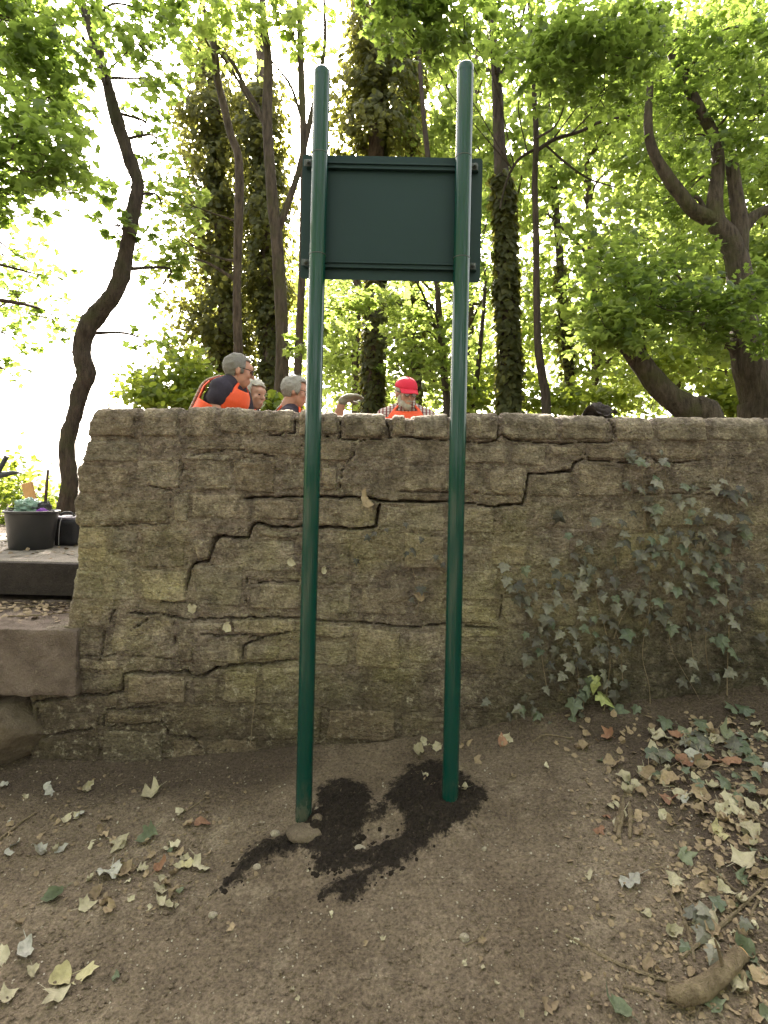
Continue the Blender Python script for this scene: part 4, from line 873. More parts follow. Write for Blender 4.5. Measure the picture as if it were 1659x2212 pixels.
def hand(g, w, d, up, k=1.0, curl=.5):
    d = np.asarray(d, float) / np.linalg.norm(d); up = np.asarray(up, float); up = up - d * (up @ d); up /= np.linalg.norm(up); s = np.cross(d, up)
    w = np.asarray(w, float); pc = w + d * .05
    g.ball(pc, (.044, .05, .02), np.stack([s, d, up], 1))
    for q, ln in ((-.031, .062), (-.010, .074), (.011, .070), (.031, .055)):
        a = w + d * .085 + s * q; b = a + d * ln * .5 - up * ln * .5 * curl * .5; e = b + d * ln * .45 * (1 - curl * .4) - up * ln * .5 * curl
        g.capsule(a, b, .0098, .0092, 8); g.capsule(b, e, .0092, .0078, 8)
    s = s if k == 1 else -s
    a = w + d * .03 + s * .038; b = a + d * .03 + s * .03 - up * .012; e = b + d * .03 + s * .008 - up * .012; g.capsule(a, b, .012, .0105, 8); g.capsule(b, e, .0105, .009, 8)
def V3(*a): return np.array(a, float)
def person(label, head, yaw, pitch, sh, pel, ground, hairm, arms, shirt, skin='skin', vest=True, face=1, hair_kw={}, wear=None, roll=0, glass=False, straps=False, hairless=False, hands=(True, True)):
    """head, sh (between the shoulders), pel: world points; arms: [(shoulder, elbow, wrist)] world points"""
    root = empty('person', (pel[0], pel[1], ground), label, 'person', 'volunteers behind the wall')
    R = rotm(yaw, pitch, roll); g = Geo(); head_parts(g, head, R)
    side = np.cross(sh - pel, R @ V3(0, -1, 0)); side = side / np.linalg.norm(side)
    if arms: side = (arms[1][0] - arms[0][0]); side = side / np.linalg.norm(side)
    up = (sh - pel) / np.linalg.norm(sh - pel); fwd = np.cross(up, side); T = np.stack([side, fwd, up], 1)
    def torso(G, add, sleeves=None, legs=False, low=0.0):
        L = np.linalg.norm(sh - pel)
        for t, rx, ry in ((.0, .165, .115), (.2, .155, .11), (.4, .16, .115), (.6, .175, .12), (.78, .18, .115), (.9, .15, .09)):
            if t >= low: G.ball(pel + (sh - pel) * t, np.array([rx + add, ry + add, L * .2 + add]), T, 18, 12)
        for s in (-1, 1): G.capsule(sh + side * s * .05 + up * .005, sh + side * s * .155 - up * .05, .055 + add, .06 + add)
    torso(g, 0)
    g.capsule(sh, np.asarray(head) + R @ V3(0, .035, -.13), .066, .056)
    for (s_, e_, w_), hk in zip(arms, hands):
        g.capsule(s_, e_, .052, .042); g.capsule(e_, w_, .041, .028)
        d = w_ - e_
        if hk is True: hand(g, w_, d, V3(0, -.3, 1))
        else: hand(g, w_, hk, V3(.2, .2, 1), curl=.35, k=.9)
    hipw = side * .09; 
    for s in (-1, 1):
        hp = pel + hipw * s; ft = V3(hp[0], hp[1] + .02, ground + .09); kn = (hp + ft) / 2 + fwd * .0 + V3(0, 0, .02); kn = kn + V3(*(fwd[:2] * .04), 0)
        g.capsule(hp, kn, .085, .058); g.capsule(kn, ft, .056, .042); f2 = fwd.copy(); f2[2] = 0; f2 /= np.linalg.norm(f2) + 1e-9
        g.capsule(ft - V3(0, 0, .045), ft - V3(0, 0, .05) + f2 * .15, .045, .038)
    body = remesh(g.build('body', M[skin], root), .0105, 3)
    # clothing
    g = Geo(); torso(g, .014)
    for (s_, e_, w_) in arms: g.capsule(s_, s_ + (e_ - s_) * .62, .074, .078)
    g.capsule(sh - up * .01, sh + (np.asarray(head) + R @ V3(0, .03, -.13) - sh) * .45, .076, .070)
    remesh(g.build('shirt', M[shirt], root), .012, 3)
    g = Geo()
    for s in (-1, 1):
        hp = pel + hipw * s; ft = V3(hp[0], hp[1] + .02, ground + .09); kn = (hp + ft) / 2 + V3(0, 0, .02) + V3(*(fwd[:2] * .04), 0)
        g.capsule(hp, kn, .102, .078); g.capsule(kn, ft + V3(0, 0, .02), .078, .064)
    g.ball(pel, (.19, .14, .14), T); remesh(g.build('trousers', M['trousers'], root), .014, 3)
    g = Geo()
    for s in (-1, 1):
        hp = pel + hipw * s; ft = V3(hp[0], hp[1] + .02, ground + .09); f2 = fwd.copy(); f2[2] = 0; f2 /= np.linalg.norm(f2) + 1e-9
        g.capsule(ft - V3(0, 0, .04), ft - V3(0, 0, .042) + f2 * .16, .052, .046); g.capsule(ft - V3(0, 0, .04), ft + V3(0, 0, .05), .052, .055)
    remesh(g.build('boots', M['black'], root), .012, 2)
    if vest:
        L = np.linalg.norm(sh - pel)
        # hi-vis vest: an open shell, cut at the armholes and neck
        seg, rows = 64, 34; ts = np.linspace(-.05, 1.09, rows); V = []; ok = []
        for t in ts:
            rx = np.interp(t, [-.05, .2, .5, .75, .9, 1.0, 1.09], [.205, .198, .208, .222, .205, .16, .10]); ry = np.interp(t, [-.05, .2, .5, .75, .9, 1.0, 1.09], [.155, .152, .158, .158, .135, .105, .085])
            for a in np.linspace(0, 2 * math.pi, seg, endpoint=False):
                x, y = math.cos(a), math.sin(a); V.append(pel + (sh - pel) * t + side * x * rx + fwd * y * ry)
                arm = abs(x) > .86 - .12 * (t > .9) and t > .52; neck = (t > .99 and abs(x) < .48) or (y > .3 and abs(x) < .10 + .5 * max(0, t - .55)); ok.append(not (arm or neck))
        V = np.array(V); ok = np.array(ok); V = V + (V - (pel + (sh - pel) * .5)) * (.02 * fbm(V, 12, 2, 5))[:, None]
        i = np.arange(rows - 1)[:, None] * seg; j = np.arange(seg)[None]; jn = (j + 1) % seg
        q = np.stack([i + j, i + jn, i + seg + jn, i + seg + j], -1).reshape(-1, 4); q = q[ok[q].all(1)]
        used = np.unique(q); mp = np.zeros(len(V), int); mp[used] = np.arange(len(used))
        vo = mesh_np('vest', V[used], mp[q], M['orange'], root); s = vo.modifiers.new('solid', 'SOLIDIFY'); s.thickness = .006; s.offset = 1
        for s in (-1, 1):
            tp = []
            for t in np.linspace(.1, 1.06, 12):
                rx = np.interp(t, [-.05, .2, .5, .75, .9, 1.0, 1.09], [.205, .198, .208, .222, .205, .16, .10]); ry = np.interp(t, [-.05, .2, .5, .75, .9, 1.0, 1.09], [.155, .152, .158, .158, .135, .105, .085])
                x = .52; tp.append(pel + (sh - pel) * t + side * s * x * rx * 1.03 + fwd * math.sqrt(1 - x * x) * ry * 1.08)
            g = Geo()
            for a, b in zip(tp[:-1], tp[1:]): g.add([a - side * .022, a + side * .022, b + side * .022, b - side * .022], None, [(0, 1, 2, 3)])
            o = g.build('strap' if straps else 'reflective_band', M['black' if straps else 'reflect'], root); m = o.modifiers.new('solid', 'SOLIDIFY'); m.thickness = .006
    if not hairless: hair(head, R, M[hairm], root, **hair_kw)
    if glass: glasses(head, R, root)
    eyes(head, R, root)
    return root, R
def vp(px, py, Y): return np.array(at(px, py, Y))
# first man: bending to the right, glasses, navy shirt under the vest
hd = vp(516, 802, 4.1); sh = vp(503, 832, 4.12) ; pel = vp(452, 925, 4.12)
person('grey-haired man in orange vest and navy shirt bending right, glasses on', hd, rad(112), rad(12), sh, pel, .945, 'hair_grey',
       [(sh + V3(-.03, -.15, -.06), vp(463, 868, 3.95), vp(488, 940, 3.92)), (sh + V3(.03, .15, -.06), vp(530, 900, 4.3), vp(550, 960, 4.35))], 'navy', glass=True, hair_kw=dict(vol=.010, front=.03, low=-.085, curl=.009))
hd = vp(549, 853, 4.55); sh = vp(543, 898, 4.58); pel = sh + V3(-.03, .02, -.5)
person('white-haired man whose head shows low beside the bending man', hd, rad(62), rad(10), sh, pel, .6, 'hair_white', [(sh + V3(-.05, -.17, -.05), sh + V3(-.08, -.2, -.32), sh + V3(.1, -.2, -.5)), (sh + V3(.05, .17, -.05), sh + V3(.1, .22, -.3), sh + V3(.25, .18, -.45))], 'trousers', skin='skin_pale', hair_kw=dict(vol=.016, front=.018, low=-.07, curl=.011, seed=4))
hd = vp(639, 847, 4.45); sh = vp(630, 891, 4.48); pel = sh + V3(-.06, .02, -.5)
person('curly grey-haired man with dark collar half hidden by the left post', hd, rad(98), rad(14), sh, pel, .6, 'hair_salt', [(sh + V3(0, -.17, -.05), sh + V3(.02, -.2, -.32), sh + V3(.2, -.2, -.45)), (sh + V3(0, .17, -.05), sh + V3(.1, .2, -.3), sh + V3(.25, .16, -.45))], 'navy', glass=True, hair_kw=dict(vol=.015, front=.03, low=-.085, curl=.012, seed=9))
hd = vp(877, 850, 4.6); sh = vp(877, 887, 4.66); pel = sh + V3(-.01, .06, -.5)
capman, R = person('bearded man in red cap, plaid shirt and orange vest looking down', hd, rad(22), rad(18), sh, pel, .6, 'hair_white', [(sh + V3(-.175, 0, -.05), sh + V3(-.22, -.06, -.32), sh + V3(-.1, -.25, -.42)), (sh + V3(.175, 0, -.05), sh + V3(.22, -.06, -.32), sh + V3(.1, -.25, -.42))], 'plaid', skin='skin_pale', glass=True, straps=True, hair_kw=dict(vol=.006, front=.05, low=-.06, curl=.006, seed=3))
# cap and beard
g = Geo(); seg, rings = 40, 14; V = []
for b in np.linspace(0, math.pi / 2, rings):
    for a in np.linspace(0, 2 * math.pi, seg, endpoint=False):
        V.append([.092 * math.cos(a) * math.cos(b) ** .8, .016 + .112 * math.sin(a) * math.cos(b) ** .8, .045 + .088 * math.sin(b)])
V = np.array(V); q = [(i * seg + j, i * seg + (j + 1) % seg, (i + 1) * seg + (j + 1) % seg, (i + 1) * seg + j) for i in range(rings - 1) for j in range(seg)]
g.add(hd + V @ R.T, None, q); cp = g.build('cap', M['red'], capman); s = cp.modifiers.new('solid', 'SOLIDIFY'); s.thickness = .004
V = []; nb = 9; na = 15
for j in range(nb):
    t = j / (nb - 1)
    for a in np.linspace(-1.12, 1.12, na): V.append([.088 * math.sin(a) * (1 - .12 * t), -.094 * math.cos(a) + .016 - .082 * t * math.cos(a) ** .6, .05 - .022 * t - .02 * abs(math.sin(a)) * t])
q = [(j * na + i, j * na + i + 1, (j + 1) * na + i + 1, (j + 1) * na + i) for j in range(nb - 1) for i in range(na - 1)]
g = Geo(); g.add(hd + np.array(V) @ R.T, None, q); o = g.build('brim', M['red'], cp); s = o.modifiers.new('solid', 'SOLIDIFY'); s.thickness = .005
g = Geo(); g.ball(hd + R @ V3(0, .016, .133), (.008, .008, .005)); g.build('button', M['red'], cp)
g = Geo()
for x, y, z, a, b, c in [(0, -.07, -.095, .04, .032, .035), (.035, -.05, -.08, .03, .032, .035), (-.035, -.05, -.08, .03, .032, .035), (.06, -.015, -.05, .014, .03, .045), (-.06, -.015, -.05, .014, .03, .045), (0, -.095, -.048, .03, .010, .007)]: g.ball(hd + R @ V3(x, y, z), (a, b, c), R)
remesh(g.build('beard', M['hair_white'], capman), .006, 2)
# collar leaves of the plaid shirt
for s in (-1, 1):
    g = Geo(); c = sh + V3(0, -.06, .075); g.add([c + V3(s * .015, -.05, -.03), c + V3(s * .07, -.005, .02), c + V3(s * .075, -.03, -.035), c + V3(s * .045, -.06, -.075)], None, [(0, 1, 2, 3)])
    o = g.build('collar', M['plaid'], capman); m = o.modifiers.new('solid', 'SOLIDIFY'); m.thickness = .005
# a fifth helper bent down out of sight, gloved hand raised
sh = V3(-.42, 4.55, 1.56); pel = V3(-.35, 4.95, 1.42); hd = sh + V3(.02, -.17, -.02)
wr = vp(741, 862, 4.3); el = vp(729, 905, 4.36)
p5, R5 = person('raised forearm in grey work glove above the wall beside the left post', hd, rad(0), rad(70), sh, pel, .6, 'hair_grey', [(sh + V3(-.17, 0, -.02), sh + V3(-.2, -.1, -.28), sh + V3(-.15, -.2, -.4)), (sh + V3(.15, 0, .0), el, wr)], 'navy', vest=False, hands=(True, vp(775, 853, 4.28) - vp(741, 860, 4.3)))
g = Geo(); hand(g, wr, vp(775, 853, 4.28) - vp(741, 860, 4.3), V3(.2, .2, 1), curl=.35, k=.9)
for v_ in range(len(g.v)): cc_ = g.v[v_].mean(0); g.v[v_] = cc_ + (g.v[v_] - cc_) * 1.25
g.capsule(wr - (wr - el) * .12, wr + (vp(775, 853, 4.28) - wr) * .3, .036, .034); remesh(g.build('glove', M['glove'], p5), .006, 2)

# ------------------------------------------------------------------ things on the path and on the wall
c = at(67, 1203, 4.12); bz = .945; bx_, by_ = c.x, 4.12
k = 4.12 / F; bk = empty('bucket', (bx_, by_, bz), 'black plastic builder bucket standing on the path slab', 'bucket')
g = Geo(); g.lathe((bx_, by_, bz), [(.001, 0), (.135, 0), (.142, .008), (.172, .262), (.184, .266), (.185, .280), (.178, .284), (.170, .278), (.164, .26), (.135, .02), (.001, .014)], 40); g.build('tub', M['plastic'], bk)
g = Geo(); g.tube([(bx_ + .182 * math.cos(t), by_ - .02 + .03 * math.sin(t), bz + .275 - .03 * math.sin(t)) for t in np.linspace(math.pi, 2 * math.pi, 12)], [.004, .004], 6, 0, 0, 2); g.build('handle', M['plastic'], bk)
def crumple(name, c, r, mat, seed, label, cat, amp=.35, parent=None):
    g = Geo(); g.ball((0, 0, 0), r, None, 40, 26); v = g.v[0]; n = v / np.linalg.norm(v, axis=1)[:, None]
    f = fbm(n, 2.2, 4, seed, .6) + .6 * np.abs(fbm(n, 5, 3, seed + 3)); g.v[0] = v * (1 + amp * f)[:, None] + np.asarray(c)
    o = g.build(name, mat, parent)
    if label: tag(o, label, cat)
    return o
crumple('netting_bag', (bx_ - .03, by_, bz + .30), (.085, .09, .06), M['netgreen'], 5, 'crumpled green netting bag heaped in the black bucket', 'bag', .6)
crumple('glove', (bx_ + .075, by_ + .02, bz + .295), (.045, .05, .05), M['black'], 8, 'black glove stuffed in the right side of the bucket', 'glove')
crumple('cloth', (bx_ + .105, by_ - .05, bz + .275), (.04, .04, .025), M['purple'], 9, 'purple cloth just showing at the bucket rim', 'cloth')
crumple('glove', (bx_ - .12, by_ + .06, bz + .29), (.045, .03, .025), M['black'], 12, 'black glove end poking out at the bucket\'s left rim', 'glove')
# tool bag
tb_ = at(139, 1190, 4.35); zb = .945; x0 = tb_.x
bag = empty('tool_bag', (x0, 4.4, zb), 'black fabric tool bag with white piping between bucket and wall', 'bag')
V, q = rough_block((x0 - .11, 4.28, zb), (x0 + .14, 4.52, zb + .215), .016, .014, 120, .04); mesh_np('body', V, q, M['black'], bag)
for xx in (-.035, .0): g = Geo(); g.tube([(x0 + xx, 4.272, zb + .01), (x0 + xx + .006, 4.262, zb + .1), (x0 + xx + .01, 4.275, zb + .2), (x0 + xx + .01, 4.34, zb + .222)], [.0024, .0024], 6, 0, 0, 4); g.build('piping', M['white'], bag)
V, q = rough_block((x0 - .09, 4.29, zb + .2), (x0 + .1, 4.5, zb + .226), .016, .008, 121, .012); mesh_np('lid', V, q, M['lid'], bag)
g = Geo(); g.tube([(x0 - .06, 4.38, zb + .22), (x0 - .03, 4.38, zb + .25), (x0 + .03, 4.38, zb + .252), (x0 + .06, 4.38, zb + .22)], [.009, .009], 8, 0, 0, 5); g.build('handle', M['black'], bag)
# stake, stick, pick
b0, b1 = at(80, 1130, 5.0), at(58, 1043, 5.0); d = b1 - b0; ang = math.atan2(d.x, d.z); L = d.length
Mx = np.array(Matrix.Rotation(ang, 3, 'Y')); st = at(84, 1170, 5.0); st.z = .93
L = (b1.z - .93) / math.cos(ang); g = Geo(); g.box((-.048, -.012, 0), (.048, .012, L), Mx, (b1.x - math.sin(ang) * L, 5.0, .93)); stake = bevel(g.build('stake', M['wood'], None, False), .004, 2); tag(stake, 'pale sawn wooden stake leaning behind the black bucket', 'stake')
s0 = at(96, 1170, 5.1); g = Geo(); g.tube([(s0.x, 5.1, .93), at(97, 1110, 5.1), at(100, 1060, 5.1), at(104, 1015, 5.1)], [.016, .014, .013, .010], 8, .2, 3, 5); tag(g.build('stick', M['bark'], None), 'upright rough brown stick beside the wooden stake', 'stick')
pk = empty('pickaxe', (at(-60, 1200, 3.9).x, 3.9, .945), 'dark steel pick with pointed tip showing at the left edge', 'pickaxe')
h0 = np.array([at(-95, 1180, 3.9).x, 3.9, .95]); h1 = np.array(at(15, 985, 3.9)); hc = np.array(at(-4, 1027, 3.9))
g = Geo(); g.tube([h0, h0 + (h1 - h0) * .5, h1], [.017, .015, .017], 10, 0, 0, 4); g.build('handle', M['steel'], pk)
g = Geo(); g.tube([at(46, 1022, 3.9), at(30, 1021, 3.9), at(10, 1025, 3.9), at(-20, 1031, 3.9), at(-60, 1045, 3.9), at(-95, 1066, 3.9)], [.003, .013, .020, .024, .018, .008], 8, 0, 0, 4); g.build('head', M['steel'], pk)
# dark crumpled hat on the coping
hc = at(1291, 896, 3.05); zt = float(np.interp(hc.x, TX, TZ)) + .012
hat = empty('hat', (hc.x, 3.02, zt), 'dark crumpled brown hat lying on the wall top', 'hat')
def disc(a, b, amp, seed, z0, c, n=44, rings=9):
    V = [[0, 0, z0]]
    for r in range(1, rings + 1):
        for t in np.linspace(0, 2 * math.pi, n, endpoint=False): V.append([a * r / rings * math.cos(t), b * r / rings * math.sin(t), z0 * (1 - (r / rings) ** 3)])
    V = np.array(V); V[:, 2] += amp * fbm(V, 16, 3, seed) * (.3 + (np.hypot(V[:, 0] / a, V[:, 1] / b)) ** 2)
    t = [(0, 1 + k, 1 + (k + 1) % n) for k in range(n)]; q = [(1 + (r * n) + k, 1 + (r + 1) * n + k, 1 + (r + 1) * n + (k + 1) % n, 1 + r * n + (k + 1) % n) for r in range(rings - 1) for k in range(n)]
    return V + np.asarray(c), t, q
g = Geo(); v, t, q = disc(.096, .085, .07, 4, .004, (hc.x - .005, 3.02, zt + .016)); g.add(v, t, q); o = g.build('brim', M['hat'], hat); s = o.modifiers.new('solid', 'SOLIDIFY'); s.thickness = .004
crumple('crown', (hc.x - .004, 3.03, zt + .028), (.068, .06, .052), M['hat'], 21, None, None, .35, hat)

# ------------------------------------------------------------------ fallen leaves, twigs, stones on the ground
def dead_mesh(k, kind):
    r = random.Random(k * 13 + 5)
    if kind == 'maple': o = [(0, 0), (.34, .04), (.34, .2), (.50, .44), (.34, .56), (.24, .72), (0, .9), (-.24, .72), (-.34, .56), (-.50, .44), (-.34, .2), (-.34, .04)]
    elif kind == 'oval': o = [(0, 0), (.2, .1), (.32, .35), (.28, .65), (.12, .9), (0, 1), (-.12, .9), (-.28, .65), (-.32, .35), (-.2, .1)]
    else: o = [(0, 0), (.3, .1), (.34, .5), (.1, .62), (.16, .9), (-.1, .8), (-.3, .6), (-.22, .2)]
    o = [(x * r.uniform(.65, 1.3), y * r.uniform(.85, 1.15)) for x, y in o]
    if r.random() < .5: q = r.randrange(len(o)); o[q] = (o[q][0] * .45, .4 + (o[q][1] - .4) * .45)          # torn
    oo = []
    for a_, b_ in zip(o, o[1:] + o[:1]): oo += [a_, ((a_[0] + b_[0]) / 2 + r.uniform(-.03, .03), (a_[1] + b_[1]) / 2 + r.uniform(-.03, .03))]
    n = len(oo); fold, curl, tw = r.uniform(-.3, 1.3), r.uniform(-.6, 1.9), r.uniform(-1.2, 1.2); ph = r.uniform(0, 6)
    def Z(x, y, k): return fold * abs(x) * .8 + curl * ((y - .45) ** 2 + .6 * x * x) + tw * x * (y - .4) + .07 * k * math.sin(9 * x + 7 * y + ph) + .05 * k * math.sin(17 * y - 8 * x + ph) + r.uniform(-.02, .02)
    V = []
    for k_ in (1, .72, .4):
        for x, y in oo: x2, y2 = x * k_, .4 + (y - .4) * k_; V.append((x2, y2 - .45, Z(x2, y2, k_)))
    V.append((0, -.05, Z(0, .4, 0)))
    Fc = [(l * n + k2, l * n + (k2 + 1) % n, (l + 1) * n + (k2 + 1) % n, (l + 1) * n + k2) for l in (0, 1) for k2 in range(n)] + [(2 * n + k2, 2 * n + (k2 + 1) % n, 3 * n) for k2 in range(n)]
    if kind != 'scrap':
        b = len(V); z0 = V[0][2]; V += [(V[0][0] - .012, V[0][1], z0), (V[0][0] + .012, V[0][1], z0), (V[0][0] + .05, V[0][1] - .4, z0 + .05), (V[0][0] + .03, V[0][1] - .4, z0 + .05)]; Fc.append((b, b + 1, b + 2, b + 3))
    zm = min(v[2] for v in V); me = bpy.data.meshes.new('fallen_leaf'); me.from_pydata([(a, b2, c2 - zm) for a, b2, c2 in V], [], Fc); me.update(); return me
DM = {}
for mk in ('cream', 'tan', 'orange', 'green', 'grey', 'yellow'):
    for kind in ('maple', 'oval', 'scrap'):
        DM[mk, kind] = []
        for k in range(5):
            me = dead_mesh(k + 31 * sum(map(ord, mk)) + len(kind), kind); me.materials.append(M['dl_' + mk])
            for p in me.polygons: p.use_smooth = True
            DM[mk, kind].append(me)
def put_leaf(px, py, size, mk, kind, label, group=None, rot=None, flat=.22, var=None, lift=.002):
    p = ground_at(px, py); me = DM[mk, kind][random.randrange(5) if var is None else var]; o = bpy.data.objects.new('fallen_leaf', me); COL.objects.link(o)
    s = size * p.y / F; e = .03; nrm = Vector((gz(p.x - e, p.y) - gz(p.x + e, p.y), gz(p.x, p.y - e) - gz(p.x, p.y + e), 2 * e)).normalized()
    nrm = (nrm + Vector((random.gauss(0, flat), random.gauss(-.12, flat), 0))).normalized()
    q = nrm.to_track_quat('Z', 'Y').to_matrix() @ Matrix.Rotation(random.uniform(0, 6.28) if rot is None else rad(rot), 3, 'Z')
    o.location = (p.x, p.y, p.z + lift); o.rotation_euler = q.to_euler(); o.scale = (s, s, s * random.uniform(.8, 1.3)); tag(o, label, 'leaf', group); return o
named = [
 (322,1718,56,'cream','maple','pale cream maple leaf alone on dark soil below the wall'),
 (235,1895,72,'grey','maple','grey-green dry leaf atop the leaf cluster left of the posts'),
 (260,1830,50,'cream','maple','curled cream leaf at the top of the left leaf cluster'),
 (318,1815,52,'green','maple','dark blue-green leaf above the left leaf cluster'),
 (372,1835,48,'cream','scrap','cream forked leaf scrap right of the dark green leaf'),
 (190,1958,46,'cream','maple','curled pale leaf with dark hollow below the left cluster'),
 (212,1935,40,'tan','maple','brown curled leaf just above the pale hollow leaf'),
 (120,1940,56,'green','oval','narrow folded grey-green leaf on the open soil at left'),
 (400,1875,40,'yellow','scrap','yellow-green leaf scrap in the middle of the left cluster'),
 (430,1880,54,'cream','oval','long cream leaf at the right end of the left cluster'),
 (410,1785,38,'tan','scrap','tan crumpled scrap hanging at the top right of the cluster'),
 (435,1782,42,'orange','oval','pinkish split leaf right above the left cluster'),
 (270,1890,44,'tan','maple','tan leaf tucked under the grey leaf in the cluster'),
 (345,1880,34,'orange','oval','small rusty leaf in the middle of the left cluster'),
 (185,2113,64,'yellow','oval','smooth yellow oval leaf in the lower left foreground'),
 (125,2125,64,'yellow','maple','mottled yellow leaf, upper of the lower left pair'),
 (120,2160,72,'cream','maple','torn buff leaf, lower of the lower left pair'),
 (72,2110,42,'cream','oval','slim pale leaf left of the yellow pair'),
 (60,2060,66,'grey','oval','long grey faded leaf at the left edge'),
 (6,2070,52,'cream','maple','pale leaf cut by the left edge of the picture'),
 (12,2165,52,'cream','maple','cream leaf in the bottom left corner'),
 (252,2112,34,'green','oval','small green-white leaf right of the yellow oval leaf'),
 (45,2000,34,'tan','scrap','tan leaf scrap alone at the left edge'),
 (1362,1908,66,'grey','maple','large ash-grey maple leaf lying right of centre'),
 (1622,1800,58,'cream','maple','round pale leaf near the right edge, upper of two'),
 (1612,1872,70,'cream','maple','crumpled pale leaf near the right edge, lower of two'),
 (1550,1802,58,'yellow','oval','yellow-orange curled leaf left of the round pale leaf'),
 (1455,1912,42,'cream','maple','square pale leaf among twigs right of the grey leaf'),
 (1272,1900,30,'cream','oval','tiny cream leaf alone on the open soil right of centre'),
 (1297,1800,30,'orange','maple','small orange leaf left of the torn upright stump'),
 (1330,2190,76,'green','oval','pale green pointed leaf at the bottom edge, right of centre'),
 (1185,2183,44,'tan','maple','dull tan square leaf near the bottom edge'),
 (1545,1985,52,'cream','oval','slender pale leaf above the ivy leaves at lower right'),
 (1605,2060,70,'green','oval','broad green-cream leaf at the cut end of the log'),
 (1646,2120,60,'tan','maple','pinkish tan leaf at the lower right edge'),
 (1545,2175,50,'green','maple','fresh green leaf behind the log in the bottom right'),
 (1400,2095,46,'tan','oval','orange-white curled leaf above the log'),
 (1085,1608,36,'orange','oval','bright orange-red leaf at the foot of the wall'),
 (905,1635,44,'cream','scrap','cream leaf scraps on the rim of the dark soil'),
 (1000,1712,36,'cream','oval','pale leaf standing against the right post base'),
 (1450,1740,46,'orange','maple','rusty curled leaf at the right below the ivy'),
 (1540,1650,50,'orange','maple','orange-brown leaf amid ivy at the upper right litter'),
 (1440,1690,48,'cream','maple','cream ragged leaf on the right-hand litter'),
 (1505,1655,46,'tan','maple','tan leaf next to the orange-brown leaf on the litter'),
 (1470,1720,46,'cream','oval','pale lance-shaped leaf below the cream ragged leaf'),
 (1560,1760,50,'cream','maple','whitish leaf below the ground ivy at the right'),
 (1620,1745,52,'cream','scrap','whitish crumpled leaf right of the whitish leaf'),
 (1640,1720,50,'tan','maple','buff leaf at the right edge under the ivy'),
 (500,2008,26,'tan','scrap','tiny tan crumb leaf on the pale soil')]
for px_, py_, s, mk, kd, lab in named: put_leaf(px_, py_, s * .86, mk, kd, lab, flat=.25)
CN = dict(cream='pale cream', tan='tan brown', orange='rusty orange', green='dull green', grey='ash grey', yellow='yellow'); KN = dict(maple='lobed leaf', oval='oval leaf', scrap='torn leaf scrap')
def zone(n, f, label, group, s0, s1, pal):
    for _ in range(n):
        x, y = f(); mk = random.choice(pal); kd = random.choice(('maple', 'oval', 'scrap', 'scrap')); put_leaf(x, y, random.uniform(s0, s1), mk, kd, label % (CN[mk] + ' ' + KN[kd]), group, flat=.35)
zone(34, lambda: (random.gauss(330, 80), random.gauss(1890, 48)), 'small %s in the heap left of the posts', 'heaped dry leaves left of the posts', 14, 36, ['cream', 'tan', 'tan', 'cream', 'green'])
zone(24, lambda: (random.uniform(0, 230), random.uniform(1690, 1850)), 'small %s scattered on dark soil at the left edge', 'scattered leaves at the left edge', 12, 36, ['cream', 'tan', 'tan', 'grey'])
zone(80, lambda: (random.uniform(1290, 1659), random.uniform(1570, 1800)), 'dry %s in the litter below the ivy at right', 'leaf litter below the ivy', 18, 46, ['cream', 'tan', 'tan', 'tan', 'orange', 'green', 'cream', 'grey', 'cream'])
zone(60, lambda: (random.triangular(1330, 1659, 1640), random.uniform(1800, 2212)), 'dry %s in the litter at the lower right', 'leaf litter at the lower right', 14, 42, ['cream', 'tan', 'tan', 'tan', 'green', 'cream', 'cream'])
zone(18, lambda: (random.uniform(880, 1300), random.uniform(1590, 1700)), 'small %s at the wall foot right of the posts', 'leaves at the wall foot', 12, 30, ['cream', 'tan', 'tan'])
zone(20, lambda: (random.uniform(250, 1250), random.uniform(1950, 2212)), 'tiny %s on the bare foreground soil', 'crumbs on the bare soil', 8, 20, ['cream', 'tan'])
# ground ivy at the right: each leaf its own
gi = empty('ground_ivy', ground_at(1580, 1640), 'green ivy creeping over the litter below the wall at right', 'ivy')
for k in range(46):
    x, y = (random.uniform(1400, 1659), random.gauss(1635, 50)) if k < 36 else (random.gauss(1540, 60), random.gauss(2020, 25))
    y = max(y, 1548); p = ground_at(x, y); o = bpy.data.objects.new('leaf', random.choice(ivybase[random.choice(('ivy_green', 'ivy_green', 'ivy'))])); COL.objects.link(o)
    N = Vector((random.gauss(0, .3), -.5, 1)).normalized(); D = Vector((random.gauss(0, 1), random.gauss(0, 1), 0)); D = (D - N * D.dot(N)).normalized(); A = D.cross(N)
    s = random.uniform(20, 42) * p.y / F; o.location = p + Vector((0, 0, random.uniform(.012, .045))); o.rotation_euler = Matrix((A, D, N)).transposed().to_euler(); o.scale = (s, s, s); par(o, gi)
for k in range(6):
    a = ground_at(random.uniform(1420, 1650), random.uniform(1580, 1680)); b = ground_at(random.uniform(1420, 1650), random.uniform(1600, 1720)); m = (a + b) / 2; m.z = gz(m.x, min(m.y, 2.9)) + .015
    g = Geo(); g.tube([a + Vector((0, 0, .006)), m, b + Vector((0, 0, .006))], [.002, .002, .0015], 5, 0, 0, 5); g.build('stem', M['twig'], gi)
